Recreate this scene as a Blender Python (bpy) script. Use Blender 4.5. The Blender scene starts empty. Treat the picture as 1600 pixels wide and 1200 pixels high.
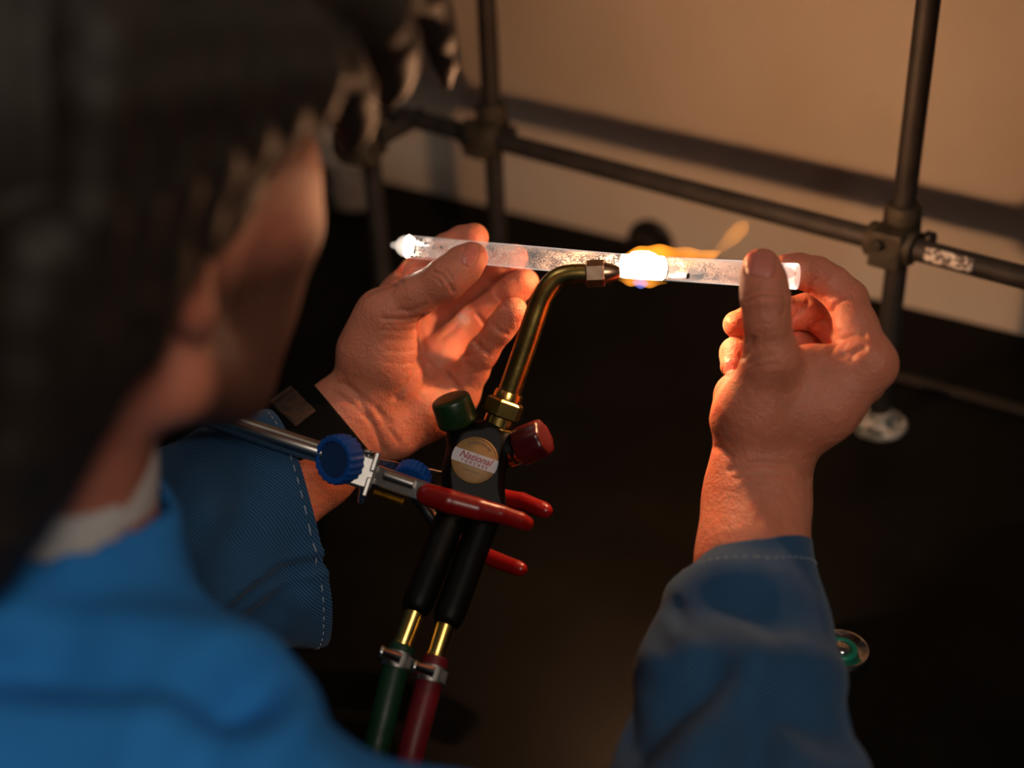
import bpy, bmesh, math, random
import numpy as np
from mathutils import Vector, Matrix

random.seed(7)
rng = np.random.default_rng(7)
SC = bpy.context.scene
COL = SC.collection

# ------------------------------------------------------------------ camera
# world: X along the bench, Y towards the back panel, Z up, bench top at z = 0
FPX = 2266.0
CAMZ = 509.45                                   # camera height above the bench (mm)
RW = np.array([[0.80539864, 0.2944433, -0.51442801],
               [0.59158451, -0.45332381, 0.6667273],
               [-0.03688907, -0.8413089, -0.53929447]])
CAM = np.array((0.0, 0.0, CAMZ))
def P(px, py, d):
    """point of the place (mm) seen at photo pixel px,py at depth d (mm)"""
    return RW @ (np.array(((px - 800) / FPX, (py - 600) / FPX, 1.0)) * d) + CAM
def proj(w):
    c = (np.asarray(w) - CAM) @ RW
    return np.stack([800 + FPX * c[..., 0] / c[..., 2], 600 + FPX * c[..., 1] / c[..., 2], c[..., 2]], -1)
def on_bench(px, py, z=0.0):
    w = RW @ np.array(((px - 800) / FPX, (py - 600) / FPX, 1.0))
    return w * ((z - CAMZ) / w[2]) + CAM

cam_d = bpy.data.cameras.new('camera'); cam = bpy.data.objects.new('camera', cam_d); COL.objects.link(cam)
cam_d.sensor_width = 36; cam_d.lens = FPX / 1600 * 36; cam_d.clip_start = 0.01
r_, u_, b_ = RW @ np.array((1, 0, 0)), RW @ np.array((0, -1, 0)), RW @ np.array((0, 0, -1))
cam.matrix_world = Matrix(((r_[0], u_[0], b_[0], 0), (r_[1], u_[1], b_[1], 0), (r_[2], u_[2], b_[2], CAMZ / 1000), (0, 0, 0, 1)))
cam_d.dof.use_dof = True; cam_d.dof.focus_distance = 0.690; cam_d.dof.aperture_fstop = 3.0; cam_d.dof.aperture_blades = 9
SC.camera = cam
SC.cycles.transparent_max_bounces = 24

# ------------------------------------------------------------------ world, room light, exposure
wd = bpy.data.worlds.new('world'); SC.world = wd; wd.use_nodes = True
bg = wd.node_tree.nodes['Background']; bg.inputs[0].default_value = (0.75, 0.85, 1.0, 1); bg.inputs[1].default_value = 0.012
def area(name, loc, target, size, power, color):
    L = bpy.data.lights.new(name, 'AREA'); L.energy = power; L.size = size; L.color = color
    o = bpy.data.objects.new(name, L); COL.objects.link(o); o.location = loc
    o.rotation_euler = (Vector(target) - Vector(loc)).to_track_quat('-Z', 'Y').to_euler()
area('ceiling_lamp', (0.95, -0.62, 1.66), (-0.3, 0.35, 0.1), 0.6, 18.5, (1.0, 0.86, 0.72))
area('ceiling_lamp', (-1.0, 0.0, 1.6), (-0.4, 0.35, 0.1), 0.6, 2.2, (1.0, 0.92, 0.84))
FLAME_W = 2600.0
SC.view_settings.view_transform = 'Standard'; SC.view_settings.look = 'None'
SC.view_settings.exposure = 0.0; SC.view_settings.gamma = 1.0; SC.view_settings.use_curve_mapping = False

# ------------------------------------------------------------------ material helpers
def nodes_of(m):
    m.use_nodes = True; return m.node_tree.nodes, m.node_tree.links
def mat(name, color, rough=0.5, metal=0.0, noise=0.0, nscale=200.0, bump=0.0, bscale=400.0, color2=None, coat=0.0, spec=0.5, rvar=0.0, lo=0.35, hi=0.7):
    m = bpy.data.materials.new(name); N, L = nodes_of(m); b = N['Principled BSDF']
    b.inputs['Base Color'].default_value = (*color, 1); b.inputs['Roughness'].default_value = rough
    b.inputs['Metallic'].default_value = metal; b.inputs['Coat Weight'].default_value = coat
    b.inputs['Specular IOR Level'].default_value = spec
    tc = N.new('ShaderNodeTexCoord')
    if color2 or noise or rvar:
        t = N.new('ShaderNodeTexNoise'); t.inputs['Scale'].default_value = nscale; t.inputs['Detail'].default_value = 5
        L.new(tc.outputs['Object'], t.inputs['Vector'])
        c2 = color2 or tuple(max(0, c * (1 - noise)) for c in color)
        r = N.new('ShaderNodeValToRGB'); r.color_ramp.elements[0].position = lo; r.color_ramp.elements[1].position = hi
        r.color_ramp.elements[0].color = (*c2, 1); r.color_ramp.elements[1].color = (*color, 1)
        L.new(t.outputs['Fac'], r.inputs['Fac']); L.new(r.outputs['Color'], b.inputs['Base Color'])
        if rvar:
            mr = N.new('ShaderNodeMapRange'); mr.inputs[3].default_value = rough - rvar; mr.inputs[4].default_value = rough + rvar
            L.new(t.outputs['Fac'], mr.inputs[0]); L.new(mr.outputs[0], b.inputs['Roughness'])
    if bump:
        t2 = N.new('ShaderNodeTexNoise'); t2.inputs['Scale'].default_value = bscale; t2.inputs['Detail'].default_value = 4
        L.new(tc.outputs['Object'], t2.inputs['Vector'])
        bp = N.new('ShaderNodeBump'); bp.inputs['Strength'].default_value = bump; bp.inputs['Distance'].default_value = 0.001
        L.new(t2.outputs['Fac'], bp.inputs['Height']); L.new(bp.outputs['Normal'], b.inputs['Normal'])
    return m

M = {}
M['panel'] = mat('cream_panel', (0.84, 0.79, 0.70), 0.75, color2=(0.77, 0.70, 0.59), nscale=9, bump=0.05, bscale=60)
M['bench'] = mat('black_bench', (0.0045, 0.0042, 0.003), 0.5, color2=(0.0022, 0.002, 0.0014), nscale=14, bump=0.06, bscale=90, rvar=0.12, spec=0.06)
M['rod'] = mat('grey_rod', (0.034, 0.031, 0.029), 0.6, 0.2, color2=(0.017, 0.016, 0.015), nscale=70, bump=0.15, bscale=300)
M['boss'] = mat('cast_boss', (0.06, 0.05, 0.03), 0.65, 0.2, color2=(0.018, 0.016, 0.011), nscale=120, bump=0.2, bscale=500)
M['flange'] = mat('worn_flange', (0.34, 0.33, 0.30), 0.55, 0.3, color2=(0.06, 0.075, 0.07), nscale=110, bump=0.2, bscale=300, lo=0.42, hi=0.56)
M['sticker'] = mat('worn_sticker', (0.62, 0.58, 0.53), 0.8, color2=(0.12, 0.10, 0.09), nscale=420, lo=0.46, hi=0.56)
M['brass'] = mat('brass', (0.52, 0.36, 0.10), 0.28, 1.0, color2=(0.36, 0.24, 0.07), nscale=60, bump=0.05, bscale=700, rvar=0.06)
M['brass_bright'] = mat('bright_brass', (0.75, 0.50, 0.14), 0.25, 1.0, color2=(0.60, 0.38, 0.10), nscale=90)
M['copper'] = mat('nozzle_copper', (0.62, 0.42, 0.30), 0.3, 1.0, color2=(0.42, 0.25, 0.15), nscale=150)
M['chrome'] = mat('chrome', (0.50, 0.48, 0.46), 0.2, 1.0, color2=(0.60, 0.58, 0.56), nscale=60)
M['steel'] = mat('steel', (0.34, 0.325, 0.31), 0.38, 1.0, color2=(0.24, 0.23, 0.22), nscale=80)
M['blackplastic'] = mat('black_handle', (0.002, 0.002, 0.0016), 0.5, 0.0, color2=(0.0015, 0.0015, 0.0012), nscale=50, spec=0.12)
M['green'] = mat('green_knob', (0.004, 0.022, 0.004), 0.35, color2=(0.003, 0.016, 0.003), nscale=60, spec=0.4)
M['red'] = mat('red_knob', (0.05, 0.002, 0.0025), 0.3, color2=(0.04, 0.002, 0.002), nscale=60)
M['vinyl'] = mat('red_vinyl', (0.17, 0.003, 0.0025), 0.3, color2=(0.13, 0.0025, 0.002), nscale=60, spec=0.35)
M['blue'] = mat('blue_knob', (0.003, 0.055, 0.26), 0.4, color2=(0.003, 0.042, 0.20), nscale=60)
M['bluedark'] = mat('blue_knob_face', (0.003, 0.022, 0.085), 0.5, color2=(0.003, 0.018, 0.07), nscale=60)
M['hose_red'] = mat('hose_red', (0.09, 0.004, 0.009), 0.45, color2=(0.07, 0.0035, 0.007), nscale=90, bump=0.1, bscale=500, spec=0.25)
M['hose_green'] = mat('hose_green', (0.004, 0.026, 0.010), 0.45, color2=(0.003, 0.02, 0.008), nscale=90, bump=0.1, bscale=500, spec=0.25)
M['gold'] = mat('medal_gold', (0.21, 0.10, 0.010), 0.5, 0.1, color2=(0.165, 0.078, 0.008), nscale=200)
M['goldline'] = mat('medal_print', (0.10, 0.045, 0.01), 0.6, color2=(0.08, 0.035, 0.008), nscale=200)
M['white'] = mat('banner_white', (0.40, 0.38, 0.41), 0.6, color2=(0.34, 0.33, 0.36), nscale=200)
M['maroon'] = mat('banner_print', (0.22, 0.012, 0.03), 0.6, color2=(0.18, 0.01, 0.025), nscale=200)
M['shirt'] = mat('white_shirt', (0.55, 0.52, 0.50), 0.9, color2=(0.48, 0.45, 0.43), nscale=300, bump=0.3, bscale=900)
M['strap'] = mat('black_strap', (0.0022, 0.0022, 0.002), 0.9, color2=(0.0014, 0.0014, 0.0012), spec=0.1, nscale=900, bump=0.4, bscale=1500)
M['leather'] = mat('brown_leather', (0.055, 0.020, 0.006), 0.8, color2=(0.02, 0.007, 0.0025), nscale=320, bump=0.5, bscale=700)
M['ledgreen'] = mat('green_ring', (0.0, 0.20, 0.12), 0.4, color2=(0.0, 0.15, 0.09), nscale=60)
M['fixture'] = mat('black_fixture', (0.012, 0.011, 0.010), 0.5, color2=(0.008, 0.007, 0.006), nscale=60)
M['thread'] = mat('pale_thread', (0.42, 0.46, 0.50), 0.9, color2=(0.3, 0.33, 0.38), nscale=800)
M['beaker'] = mat('cloudy_glass', (0.50, 0.48, 0.46), 0.2, color2=(0.38, 0.36, 0.34), nscale=60)
M['beaker'].node_tree.nodes['Principled BSDF'].inputs['Alpha'].default_value = 0.32

def skin_mat():
    m = bpy.data.materials.new('skin'); N, L = nodes_of(m); b = N['Principled BSDF']
    tc = N.new('ShaderNodeTexCoord')
    t = N.new('ShaderNodeTexNoise'); t.inputs['Scale'].default_value = 55; t.inputs['Detail'].default_value = 6
    L.new(tc.outputs['Object'], t.inputs['Vector'])
    r = N.new('ShaderNodeValToRGB'); r.color_ramp.elements[0].position = 0.3; r.color_ramp.elements[1].position = 0.72
    r.color_ramp.elements[0].color = (0.44, 0.145, 0.083, 1); r.color_ramp.elements[1].color = (0.55, 0.195, 0.118, 1)
    L.new(t.outputs['Fac'], r.inputs['Fac'])
    at = N.new('ShaderNodeAttribute'); at.attribute_name = 'nail'
    mx = N.new('ShaderNodeMixRGB'); mx.inputs[2].default_value = (0.50, 0.17, 0.13, 1)
    L.new(at.outputs['Fac'], mx.inputs[0]); L.new(r.outputs['Color'], mx.inputs[1])
    at2 = N.new('ShaderNodeAttribute'); at2.attribute_name = 'beard_shade'
    mx2 = N.new('ShaderNodeMixRGB'); mx2.inputs[2].default_value = (0.045, 0.02, 0.012, 1)
    L.new(at2.outputs['Fac'], mx2.inputs[0]); L.new(mx.outputs[0], mx2.inputs[1]); L.new(mx2.outputs[0], b.inputs['Base Color'])
    mr = N.new('ShaderNodeMapRange'); mr.inputs[3].default_value = 0.52; mr.inputs[4].default_value = 0.28
    L.new(at.outputs['Fac'], mr.inputs[0]); L.new(mr.outputs[0], b.inputs['Roughness'])
    b.inputs['Subsurface Weight'].default_value = 0.9; b.inputs['Subsurface Radius'].default_value = (1.0, 0.18, 0.08)
    b.inputs['Subsurface Scale'].default_value = 0.0042; b.inputs['Specular IOR Level'].default_value = 0.4
    v = N.new('ShaderNodeTexVoronoi'); v.inputs['Scale'].default_value = 900
    n2 = N.new('ShaderNodeTexNoise'); n2.inputs['Scale'].default_value = 260; n2.inputs['Detail'].default_value = 5
    L.new(tc.outputs['Object'], v.inputs['Vector']); L.new(tc.outputs['Object'], n2.inputs['Vector'])
    ad = N.new('ShaderNodeMath'); ad.operation = 'MULTIPLY_ADD'; ad.inputs[1].default_value = 0.35
    L.new(v.outputs['Distance'], ad.inputs[0]); L.new(n2.outputs['Fac'], ad.inputs[2])
    bp = N.new('ShaderNodeBump'); bp.inputs['Strength'].default_value = 0.75; bp.inputs['Distance'].default_value = 0.0010
    L.new(ad.outputs[0], bp.inputs['Height']); L.new(bp.outputs['Normal'], b.inputs['Normal'])
    return m
M['skin'] = skin_mat()

def twill_mat():
    m = bpy.data.materials.new('blue_twill'); N, L = nodes_of(m); b = N['Principled BSDF']
    uv = N.new('ShaderNodeUVMap'); uv.uv_map = 'UVMap'
    w = N.new('ShaderNodeTexWave'); w.bands_direction = 'DIAGONAL'; w.inputs['Scale'].default_value = 0.36; w.inputs['Distortion'].default_value = 0.8
    w.inputs['Detail'].default_value = 2; w.inputs['Detail Scale'].default_value = 1.5
    L.new(uv.outputs['UV'], w.inputs['Vector'])
    tc = N.new('ShaderNodeTexCoord'); t = N.new('ShaderNodeTexNoise'); t.inputs['Scale'].default_value = 28; t.inputs['Detail'].default_value = 5
    L.new(tc.outputs['Object'], t.inputs['Vector'])
    r = N.new('ShaderNodeValToRGB'); r.color_ramp.elements[0].color = (0.005, 0.028, 0.075, 1); r.color_ramp.elements[1].color = (0.032, 0.105, 0.225, 1)
    L.new(w.outputs['Fac'], r.inputs['Fac'])
    mx = N.new('ShaderNodeMixRGB'); mx.blend_type = 'MULTIPLY'; mx.inputs[0].default_value = 0.35
    L.new(r.outputs['Color'], mx.inputs[1]); L.new(t.outputs['Fac'], mx.inputs[2]); L.new(mx.outputs[0], b.inputs['Base Color'])
    b.inputs['Roughness'].default_value = 0.9; b.inputs['Specular IOR Level'].default_value = 0.2
    b.inputs['Sheen Weight'].default_value = 0.1
    bp = N.new('ShaderNodeBump'); bp.inputs['Strength'].default_value = 0.4; bp.inputs['Distance'].default_value = 0.0005
    L.new(w.outputs['Fac'], bp.inputs['Height']); L.new(bp.outputs['Normal'], b.inputs['Normal'])
    return m
M['twill'] = twill_mat()
M['jacket'] = mat('blue_cotton', (0.020, 0.19, 0.54), 0.9, color2=(0.016, 0.15, 0.44), nscale=25, spec=0.2, bump=0.3, bscale=900)
M['hair'] = mat('dark_brown_hair', (0.020, 0.012, 0.007), 0.6, color2=(0.010, 0.006, 0.004), nscale=90, spec=0.3)

# ------------------------------------------------------------------ object helpers (all coordinates in mm)
def link(name, me, material=None, parent=None):
    o = bpy.data.objects.new(name, me); COL.objects.link(o)
    if material: me.materials.append(material)
    if parent: o.parent = parent
    return o
def thing(name, label, cat, group=None):
    o = bpy.data.objects.new(name, None); COL.objects.link(o); o.empty_display_size = 0.01
    o['label'] = label; o['category'] = cat
    if group: o['group'] = group
    return o
def tag(o, label, cat, group=None):
    o['label'] = label; o['category'] = cat
    if group: o['group'] = group
    return o
def np_mesh(name, V, F, smooth=True, uv=None):
    """V (n,3) mm, F (m,4) or (m,3)"""
    me = bpy.data.meshes.new(name); V = np.asarray(V, np.float32) * 0.001; F = np.asarray(F, np.int32); k = F.shape[1]
    me.vertices.add(len(V)); me.vertices.foreach_set('co', V.ravel())
    me.loops.add(F.size); me.loops.foreach_set('vertex_index', F.ravel())
    me.polygons.add(len(F)); me.polygons.foreach_set('loop_start', np.arange(0, F.size, k, dtype=np.int32))
    me.polygons.foreach_set('loop_total', np.full(len(F), k, np.int32))
    me.update(calc_edges=True); me.validate()
    if uv is not None:
        l = me.uv_layers.new(name='UVMap'); l.data.foreach_set('uv', np.asarray(uv, np.float32)[F.ravel()].ravel())
    if smooth: me.polygons.foreach_set('use_smooth', np.ones(len(me.polygons), bool))
    me.update(); return me
class MB:
    """collects shapes for ONE mesh"""
    def __init__(s): s.V = []; s.F = []; s.S = []
    def add(s, V, F, smooth=True):
        o = len(s.V); s.V += [tuple(v) for v in V]
        for f in F: s.F.append([i + o for i in f]); s.S.append(smooth)
    def build(s, name, material, parent=None, bevel=0):
        me = bpy.data.meshes.new(name); me.from_pydata([(v[0] * .001, v[1] * .001, v[2] * .001) for v in s.V], [], s.F); me.update()
        bm = bmesh.new(); bm.from_mesh(me); bmesh.ops.recalc_face_normals(bm, faces=bm.faces); bm.to_mesh(me); bm.free()
        me.polygons.foreach_set('use_smooth', s.S[:len(me.polygons)])
        o = link(name, me, material, parent)
        if bevel:
            md = o.modifiers.new('bevel', 'BEVEL'); md.width = bevel * .001; md.segments = 2; md.limit_method = 'ANGLE'; md.angle_limit = 0.6
        return o
def nz(v): v = np.asarray(v, float); return v / max(1e-9, np.linalg.norm(v))
def frame(d, ref=None):
    d = nz(d); ref = np.array((0, 0, 1.)) if ref is None else np.asarray(ref, float)
    if abs(d.dot(nz(ref))) > 0.98: ref = np.array((1., 0, 0.))
    a = nz(np.cross(ref, d)); return a, np.cross(d, a)
def lathe(mb, p0, d, prof, n=32, smooth=False, rfun=None, ref=None):
    """prof: list of (distance along d, radius); d unit axis from p0"""
    d = nz(d); a, b = frame(d, ref); p0 = np.asarray(p0, float); V = []; F = []; m = len(prof); prof = [(h, max(r, 0.02)) for h, r in prof]
    for (h, r) in prof:
        for k in range(n):
            t = 2 * math.pi * k / n; rr = r * (rfun(t, h) if rfun else 1)
            V.append(p0 + d * h + (a * math.cos(t) + b * math.sin(t)) * rr)
    for i in range(m - 1):
        for k in range(n): F.append([i * n + k, i * n + (k + 1) % n, (i + 1) * n + (k + 1) % n, (i + 1) * n + k])
    if prof[0][1] > 0: F.append(list(range(n))[::-1])
    if prof[-1][1] > 0: F.append([(m - 1) * n + k for k in range(n)])
    mb.add(V, F[:(m - 1) * n], True); o = len(mb.V) - len(V)
    for f in F[(m - 1) * n:]: mb.F.append([i + o for i in f]); mb.S.append(False)
def cyl_obj(name, p0, p1, prof, material, parent, n=32, rfun=None, bevel=0, ref=None, flat=False):
    """prof in fractions? -> list (h mm, r mm) measured from p0 towards p1"""
    mb = MB(); lathe(mb, p0, np.asarray(p1) - np.asarray(p0), prof, n, rfun=rfun, ref=ref)
    if flat: mb.S = [False] * len(mb.S)
    o = mb.build(name, material, parent, bevel)
    if not flat:
        md = o.modifiers.new('es', 'EDGE_SPLIT') if not bevel else None
        if md: md.split_angle = math.radians(38)
    return o
def smooth_path(pts, n):
    pts = np.asarray(pts, float); m = len(pts); out = []
    ext = np.vstack([2 * pts[0] - pts[1], pts, 2 * pts[-1] - pts[-2]])
    for s in np.linspace(0, m - 1, n):
        i = min(int(s), m - 2); t = s - i; p0, p1, p2, p3 = ext[i:i + 4]
        out.append(0.5 * ((2 * p1) + (-p0 + p2) * t + (2 * p0 - 5 * p1 + 4 * p2 - p3) * t * t + (-p0 + 3 * p1 - 3 * p2 + p3) * t ** 3))
    return np.array(out)
def tube(mb, pts, rad, n=20, cap=True):
    pts = np.asarray(pts, float); m = len(pts); rad = np.broadcast_to(np.asarray(rad, float), (m,))
    tan = np.gradient(pts, axis=0); a, _ = frame(tan[0]); V = []
    for i in range(m):
        d = nz(tan[i]); a = nz(a - d * a.dot(d)); b = np.cross(d, a)
        for k in range(n):
            t = 2 * math.pi * k / n; V.append(pts[i] + (a * math.cos(t) + b * math.sin(t)) * rad[i])
    F = [[i * n + k, i * n + (k + 1) % n, (i + 1) * n + (k + 1) % n, (i + 1) * n + k] for i in range(m - 1) for k in range(n)]
    o = len(mb.V); mb.add(V, F, True)
    if cap:
        mb.F.append([o + k for k in range(n)][::-1]); mb.S.append(False)
        mb.F.append([o + (m - 1) * n + k for k in range(n)]); mb.S.append(False)
def box(mb, c, ax, ay, az, sx, sy, sz):
    c = np.asarray(c, float); ax, ay, az = nz(ax), nz(ay), nz(az)
    V = [c + ax * sx / 2 * i + ay * sy / 2 * j + az * sz / 2 * k for i in (-1, 1) for j in (-1, 1) for k in (-1, 1)]
    mb.add(V, [[0, 1, 3, 2], [4, 6, 7, 5], [0, 4, 5, 1], [2, 3, 7, 6], [0, 2, 6, 4], [1, 5, 7, 3]], False)

# ---- implicit surfaces: smooth union of tapered capsules and ellipsoids, meshed with surface nets
def smin(a, b, k):
    if k <= 0: return np.minimum(a, b)
    h = np.clip(0.5 + 0.5 * (b - a) / k, 0, 1); return b + (a - b) * h - k * h * (1 - h)
class Cap:
    def __init__(s, a, b, ra, rb, k=5.0): s.a = np.asarray(a, float); s.b = np.asarray(b, float); s.ra = ra; s.rb = rb; s.k = k
    def bounds(s): r = max(s.ra, s.rb); return np.minimum(s.a, s.b) - r, np.maximum(s.a, s.b) + r
    def __call__(s, X, Y, Z):
        ab = s.b - s.a; L2 = max(1e-6, ab.dot(ab))
        t = np.clip(((X - s.a[0]) * ab[0] + (Y - s.a[1]) * ab[1] + (Z - s.a[2]) * ab[2]) / L2, 0, 1)
        return np.sqrt((X - s.a[0] - t * ab[0]) ** 2 + (Y - s.a[1] - t * ab[1]) ** 2 + (Z - s.a[2] - t * ab[2]) ** 2) - (s.ra + t * (s.rb - s.ra))
class Ell:
    def __init__(s, c, R, r, k=6.0): s.c = np.asarray(c, float); s.R = np.asarray(R, float); s.r = np.asarray(r, float); s.k = k
    def bounds(s):
        e = np.sqrt(((s.R * s.r[:, None]) ** 2).sum(0)); return s.c - e, s.c + e
    def __call__(s, X, Y, Z):
        dx, dy, dz = X - s.c[0], Y - s.c[1], Z - s.c[2]; k0 = 0; k1 = 0
        for i in range(3):
            q = (dx * s.R[i, 0] + dy * s.R[i, 1] + dz * s.R[i, 2]) / s.r[i]; k0 = k0 + q * q; k1 = k1 + (q / s.r[i]) ** 2
        k0 = np.sqrt(k0); return k0 * (k0 - 1.0) / np.maximum(np.sqrt(k1), 1e-6)
class Grid:
    def __init__(s, prims, vox):
        lo = np.min([p.bounds()[0] for p in prims], 0) - 4 * vox; hi = np.max([p.bounds()[1] for p in prims], 0) + 4 * vox
        s.vox = vox; s.lo = lo; s.n = np.ceil((hi - lo) / vox).astype(int) + 1
        s.ax = [lo[i] + vox * np.arange(s.n[i]) for i in range(3)]
    def field(s, prims, base=None):
        F = np.full(s.n, 60.0, np.float32) if base is None else base.copy()
        for p in prims:
            b0, b1 = p.bounds(); mg = p.k + 5 * s.vox
            i0 = np.clip(((b0 - mg - s.lo) / s.vox).astype(int), 0, s.n); i1 = np.clip(((b1 + mg - s.lo) / s.vox).astype(int) + 2, 0, s.n)
            sl = tuple(slice(i0[i], i1[i]) for i in range(3))
            X, Y, Z = [s.ax[i][sl[i]].astype(np.float32) for i in range(3)]
            d = p(X[:, None, None], Y[None, :, None], Z[None, None, :])
            F[sl] = smin(F[sl], d, p.k)
        return F
    def mesh(s, F):
        n = s.n; c = [F[i:n[0] - 1 + i, j:n[1] - 1 + j, k:n[2] - 1 + k] for i in (0, 1) for j in (0, 1) for k in (0, 1)]
        neg = [q < 0 for q in c]; anyn = neg[0].copy(); alln = neg[0].copy()
        for q in neg[1:]: anyn |= q; alln &= q
        act = anyn & ~alln; idx = np.argwhere(act); vid = np.full(act.shape, -1, np.int64); vid[act] = np.arange(len(idx))
        val = np.stack([q[act] for q in c], 1).astype(float)
        off = np.array([(i, j, k) for i in (0, 1) for j in (0, 1) for k in (0, 1)], float)
        acc = np.zeros((len(idx), 3)); cnt = np.zeros(len(idx))
        for a in range(8):
            for b in range(a + 1, 8):
                if np.abs(off[a] - off[b]).sum() != 1: continue
                m = (val[:, a] < 0) != (val[:, b] < 0); t = np.where(m, val[:, a] / np.where(m, val[:, a] - val[:, b], 1), 0)
                acc += np.where(m[:, None], off[a] + t[:, None] * (off[b] - off[a]), 0); cnt += m
        V = (idx + acc / cnt[:, None]) * s.vox + s.lo; Q = []
        for ax in range(3):
            sl0 = [slice(None)] * 3; sl1 = [slice(None)] * 3; sl0[ax] = slice(0, n[ax] - 1); sl1[ax] = slice(1, n[ax])
            A = F[tuple(sl0)] < 0; B = F[tuple(sl1)] < 0
            e = np.argwhere(A != B); u, w = (ax + 1) % 3, (ax + 2) % 3
            e = e[(e[:, u] > 0) & (e[:, w] > 0) & (e[:, u] < n[u] - 1) & (e[:, w] < n[w] - 1)]
            def g(du, dw):
                q = e.copy(); q[:, u] -= du; q[:, w] -= dw; return vid[q[:, 0], q[:, 1], q[:, 2]]
            quad = np.stack([g(1, 1), g(0, 1), g(0, 0), g(1, 0)], 1)
            flip = ~A[e[:, 0], e[:, 1], e[:, 2]]; quad[flip] = quad[flip][:, ::-1]; Q.append(quad)
        return V, np.concatenate(Q)
def vnormals(V, F):
    n = np.cross(V[F[:, 2]] - V[F[:, 0]], V[F[:, -1]] - V[F[:, 1]]); N = np.zeros_like(V)
    for k in range(F.shape[1]): np.add.at(N, F[:, k], n)
    return N / np.maximum(1e-9, np.linalg.norm(N, axis=1))[:, None]
def seg_dist(p, poly):
    """distance in px of points p (n,2) to a polyline, and running parameter"""
    best = np.full(len(p), 1e9)
    poly = np.asarray(poly, float)
    for a, b in zip(poly[:-1], poly[1:]):
        ab = b - a; t = np.clip(((p - a) @ ab) / max(1e-6, ab @ ab), 0, 1); best = np.minimum(best, np.linalg.norm(p - a - t[:, None] * ab, axis=1))
    return best
def crease(V, N, poly, depth, sigma, dmin=0, dmax=9999, ridge=0.0):
    """press a skin line (photo pixels) into the side of the surface that faces the camera"""
    q = proj(V); view = nz_rows(CAM - V); facing = (N * view).sum(1)
    m = (facing > 0.05) & (q[:, 2] > dmin) & (q[:, 2] < dmax)
    mm = seg_dist(q[m, :2], poly) * q[m, 2] / FPX
    amt = -depth * np.exp(-(mm / sigma) ** 2) + ridge * np.exp(-((mm - 2.2 * sigma) / sigma) ** 2)
    V[m] += N[m] * amt[:, None]
def nz_rows(a): return a / np.maximum(1e-9, np.linalg.norm(a, axis=1))[:, None]

# ================================================================== SETTING
def structure(o): o['kind'] = 'structure'; return o
mb = MB(); box(mb, (-330, 692, -15.2), (1, 0, 0), (0, 1, 0), (0, 0, 1), 2600, 860, 30)
bench = mb.build('bench', M['bench'], None, 3); bench['label'] = 'matte black bench top with faint scuffs'; bench['category'] = 'bench'
mb = MB(); box(mb, (-330, 740, -391), (1, 0, 0), (0, 1, 0), (0, 0, 1), 2500, 700, 720); mb.build('base_cabinet', M['bench'], bench, 4)
mb = MB(); box(mb, (-300, 200, -762), (1, 0, 0), (0, 1, 0), (0, 0, 1), 4000, 3600, 20)
fl_ = structure(mb.build('floor', mat('grey_floor', (0.10, 0.095, 0.09), 0.7, color2=(0.08, 0.075, 0.07), nscale=6)))
# back panel, turned a little against the frame
pa = nz((1, 0.077, 0)); pn = nz((0.077, -1, 0)); p0 = np.array((-640., 835., 0.))
mb = MB(); box(mb, p0 + pa * 250 - pn * 8 + np.array((0, 0, 310)), pa, pn, (0, 0, 1), 2600, 16, 620)
wall = structure(mb.build('wall_back', M['panel'])); wall['label'] = 'cream back panel behind the rod frame'; wall['category'] = 'wall'
# unseen sash above the bench, added to keep the ceiling light off the panel
mb = MB(); box(mb, (-450, 520, 684), (1, 0, 0), (0, 1, 0), (0, 0, 1), 2400, 18, 640)
blocker = structure(mb.build('light_blocker', M['panel'], None, 4)); blocker['label'] = 'added out-of-view cream sash hanging above the bench'; blocker['category'] = 'blocker'
mb = MB(); w0, w1 = on_bench(1392, 588), on_bench(1640, 655); dirr = nz(w1 - w0)
box(mb, (w0 + w1) / 2 + dirr * 30 + np.array((0, 0, 1.0)), dirr, np.cross((0, 0, 1), dirr), (0, 0, 1), np.linalg.norm(w1 - w0) + 160, 9, 3)
structure(mb.build('trim_1', M['fixture'], None, 0.8))

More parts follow.
